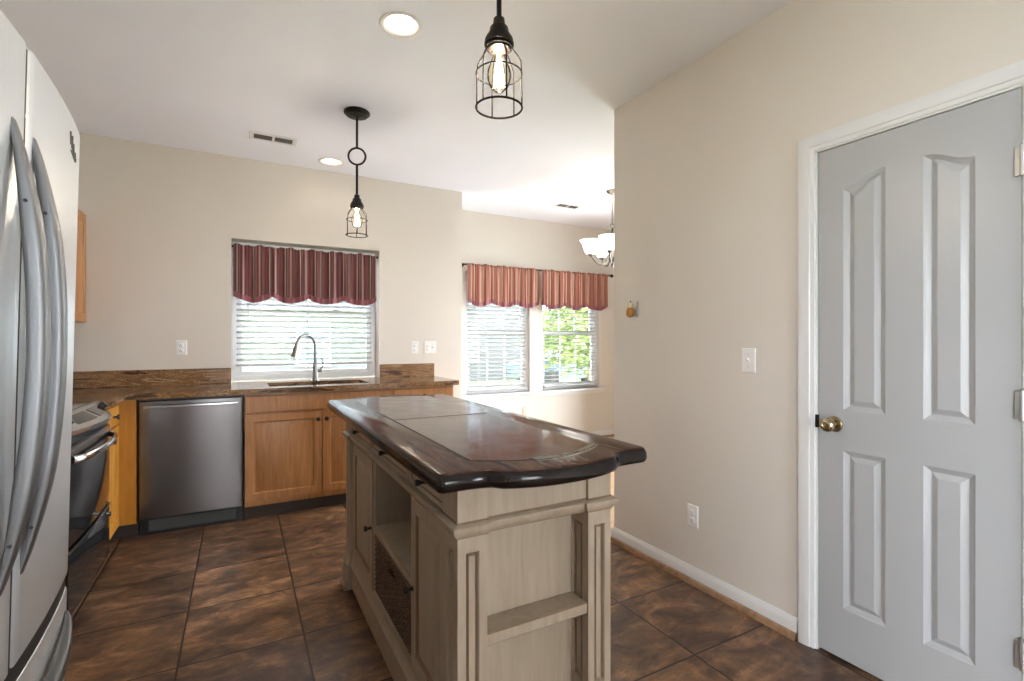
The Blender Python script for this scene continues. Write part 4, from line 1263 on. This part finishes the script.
def chandelier(x, y):
    r = thing('chandelier', (x, y, 2.0), 'bronze chandelier with lit frosted bell shades in the dining nook, half behind the wall', 'chandelier')
    c = (x, y, 0)
    MB().lathe(c, [(.062, H), (.062, H - .010), (.050, H - .024), (.020, H - .034), (.008, H - .045)], 24).build('canopy', M['dnickel'], r)
    m = MB(); z = H - .04; k = 0
    while z > 2.42:
        a = k % 2 * PI / 2; u = Vector((math.cos(a), math.sin(a), 0))
        m.tube([Vector((x, y, z - .018)) + u * (.008 * math.cos(t)) + Vector((0, 0, .018 * math.sin(t))) for t in [2 * PI * i / 12 for i in range(12)]], .0024, 5, closed=True)
        z -= .029; k += 1
    m.build('chain', M['dnickel'], r)
    m = MB(); m.tube([Vector((x, y, 2.395)) + Vector((.022 * math.cos(t), 0, .022 * math.sin(t))) for t in [2 * PI * i / 20 for i in range(20)]], .004, 6, closed=True)
    m.lathe(c, [(.006, 2.376), (.012, 2.36), (.008, 2.34), (.016, 2.30), (.010, 2.22), (.012, 2.14), (.030, 2.10), (.034, 2.07), (.022, 2.04), (.012, 2.02), (.014, 2.01), (.003, 1.985)], 18)
    m.build('column', M['dnickel'], r)
    for k in range(5):
        a = math.radians(151 + 72 * k); u = Vector((math.cos(a), math.sin(a), 0)); R = .215
        path = []
        for i in range(17):
            s = i / 16
            rad = .02 + (R - .02) * s; zz = 2.09 - .075 * math.sin(PI * min(1, s * 1.05)) + .005 * s
            path.append(Vector((x, y, zz)) + u * rad)
        path.append(Vector((x, y, 2.115)) + u * R)
        m = MB(); m.tube(path, .0075, 8)
        m.lathe((x + u.x * R, y + u.y * R, 0), [(.012, 2.095), (.032, 2.110), (.034, 2.118), (.018, 2.122)], 16)
        arm = m.build('arm', M['dnickel'], r)
        # bell shade, opens upwards
        p = [(.030, 2.118), (.040, 2.125), (.058, 2.150), (.068, 2.185), (.080, 2.225), (.100, 2.250), (.104, 2.253), (.100, 2.2525), (.077, 2.228), (.064, 2.186), (.054, 2.152), (.036, 2.128)]
        MB().lathe((x + u.x * R, y + u.y * R, 0), p, 24, cap0=False, cap1=False).build('lamp_shade', M['shade'], r)
        MB().lathe((x + u.x * R, y + u.y * R, 0), [(.012, 2.122), (.014, 2.14), (.026, 2.17), (.028, 2.19), (.018, 2.21), (.002, 2.216)], 14).build('bulb', M['bulbdim'], r)
    return r
chandelier(3.20, 3.785)

# ------------------------------------------------------------------ outside
GZ = -.35
m = MB(); m.box(-30, YD + .3, GZ - .1, 40, 60, GZ); m.box(-30, -40, GZ - .1, 40, YREAR - .2, GZ); m.box(-30, YREAR - .2, GZ - .1, XL - .3, YD + .3, GZ); m.box(XN + .3, YREAR - .2, GZ - .1, 40, YD + .3, GZ)
struct(m.build('ground', M['lawn'], org=(0, 0, GZ)), 'lawn outside the windows', 'ground')
m = MB(); m.box(XL - 8, -6, GZ, XL - .14, 3, -.06, .01); struct(m.build('added_patio_left', M['concrete']), 'added pale concrete terrace bouncing light into the left glass doors', 'patio')  # unseen pale slab added to bounce skylight onto the ceiling
m = MB(); m.box(XN + .14, 1.0, GZ, XN + 6, 4.9, -.06, .01); struct(m.build('added_patio_side', M['concrete']), 'added pale concrete terrace bouncing light into the patio door', 'patio')  # unseen pale slab added to bounce skylight into the nook
def house():
    x0, x1, y0, y1, zt = -9.0, 10.4, 18.0, 26.0, 4.6
    r = thing('neighbour_house', (-1, 15, GZ), 'pale sided house outside the sink and left nook windows', 'house')
    MB().box(x0, y0, GZ, x1, y1, zt).build('siding_wall', M['siding'], r)
    m = MB(); m.loops([[(x, y0 - .4, zt), (x, (y0 + y1) / 2, zt + 2.2), (x, y1 + .4, zt)] for x in (x0 - .3, x1 + .3)]); m.build('roof', M['roof'], r)
    for x in (-5.5, -1.2, 2.2, 5.2, 7.8):
        for z in (.4, 2.6):
            m = MB(); m.box(x - .55, y0 - .05, z, x + .55, y0 - .001, z + 1.5); w = m.build('window', M['vinyl'], r)
            m = MB(); m.box(x - .48, y0 - .06, z + .07, x + .48, y0 - .051, z + .72); m.box(x - .48, y0 - .06, z + .79, x + .48, y0 - .051, z + 1.43); m.build('pane', M['carpaint'], w)
house()
def tree(x, y, h, R, label, seed):
    rnd = random.Random(seed)
    r = thing('tree', (x, y, GZ), label, 'tree', 'trees outside the nook')
    m = MB(); m.tube([(x, y, GZ), (x + .05, y, h * .35), (x - .05, y, h * .7)], [.16, .12, .06], 8)
    for k in range(6):
        a = k * 1.05; m.tube([(x, y, h * (.3 + .05 * k)), (x + R * .6 * math.cos(a), y + R * .6 * math.sin(a), h * (.45 + .06 * k))], [.06, .02], 6)
    m.build('trunk', M['bark'], r)
    m = MB(); b = m.b
    cl = [(Vector((x + rnd.uniform(-1, 1) * R * .75, y + rnd.uniform(-1, 1) * R * .75, h * rnd.uniform(.14, 1.0)))) for _ in range(90)]
    for c in cl:
        for _ in range(70):
            d = Vector((rnd.gauss(0, 1), rnd.gauss(0, 1), rnd.gauss(0, 1))) * R * .18
            p = c + d; s = rnd.uniform(.08, .15)
            u = Vector((rnd.gauss(0, 1), rnd.gauss(0, 1), rnd.gauss(0, .6))).normalized(); w = u.cross(Vector((rnd.gauss(0, 1), rnd.gauss(0, 1), rnd.gauss(0, 1)))).normalized()
            b.faces.new([b.verts.new(q) for q in (p - u * s, p + w * s * .5, p + u * s, p - w * s * .5)])
    m.build('foliage', M['leaf'], r, smooth=False)
tree(8.9, 11.4, 5.2, 1.7, 'leafy green tree outside the right nook window', 4)
tree(14.4, 19.0, 6.5, 2.2, 'leafy tree farther back outside the right nook window', 9)
def hedge(x0, x1, y, h):
    rnd = random.Random(11); r = thing('garden_hedge', ((x0 + x1) / 2, y, GZ), 'long green hedge behind the car outside the right nook window', 'hedge')
    m = MB(); m.box(x0, y - .35, GZ, x1, y + .35, h - .3, .1, 2); m.build('branch_core', M['leaf'], r)
    m = MB(); b = m.b
    for _ in range(5000):
        p = Vector((rnd.uniform(x0, x1), y - rnd.uniform(.25, .6), GZ + rnd.uniform(.05, 1) * (h - GZ))); q = rnd.uniform(.05, .11)
        u = Vector((rnd.gauss(0, 1), rnd.gauss(0, 1), rnd.gauss(0, 1))).normalized(); w = u.cross(Vector((rnd.gauss(0, 1), rnd.gauss(0, 1), rnd.gauss(0, 1)))).normalized()
        b.faces.new([b.verts.new(v) for v in (p - u * q, p + w * q * .5, p + u * q, p - w * q * .5)])
    m.build('foliage', M['leaf'], r, smooth=False)
hedge(11.2, 22.0, 23.5, 2.8)
def car():
    x, y = 10.4, 14.6
    r = thing('parked_car', (x, y, GZ), 'parked blue grey car low outside the right nook window', 'car')
    prof = [(-2.1, .35), (-2.15, .75), (-1.9, .92), (-1.1, 1.0), (-.5, 1.42), (.7, 1.45), (1.5, 1.02), (2.05, .92), (2.15, .6), (2.1, .35)]
    m = MB(); m.loops([[(x + a, y + s * (.85 if z < 1.05 else .68), GZ + z) for a, z in prof] for s in (-1, 1)]); m.build('body', M['carpaint'], r)
    m = MB(); m.loops([[(x + a, y + s * .80, GZ + z) for a, z in ((-.95, 1.02), (-.45, 1.36), (.6, 1.38), (1.2, 1.04))] for s in (-1, 1)]); m.build('side_window', M['bglass'], r)
    for a in (-1.35, 1.35):
        for s in (-1, 1): MB().lathe((x + a, y + s * .78, GZ + .32), [(.32, -.1), (.33, 0), (.32, .1)], 20, 'y').build('wheel', M['tyre'], r)
car()
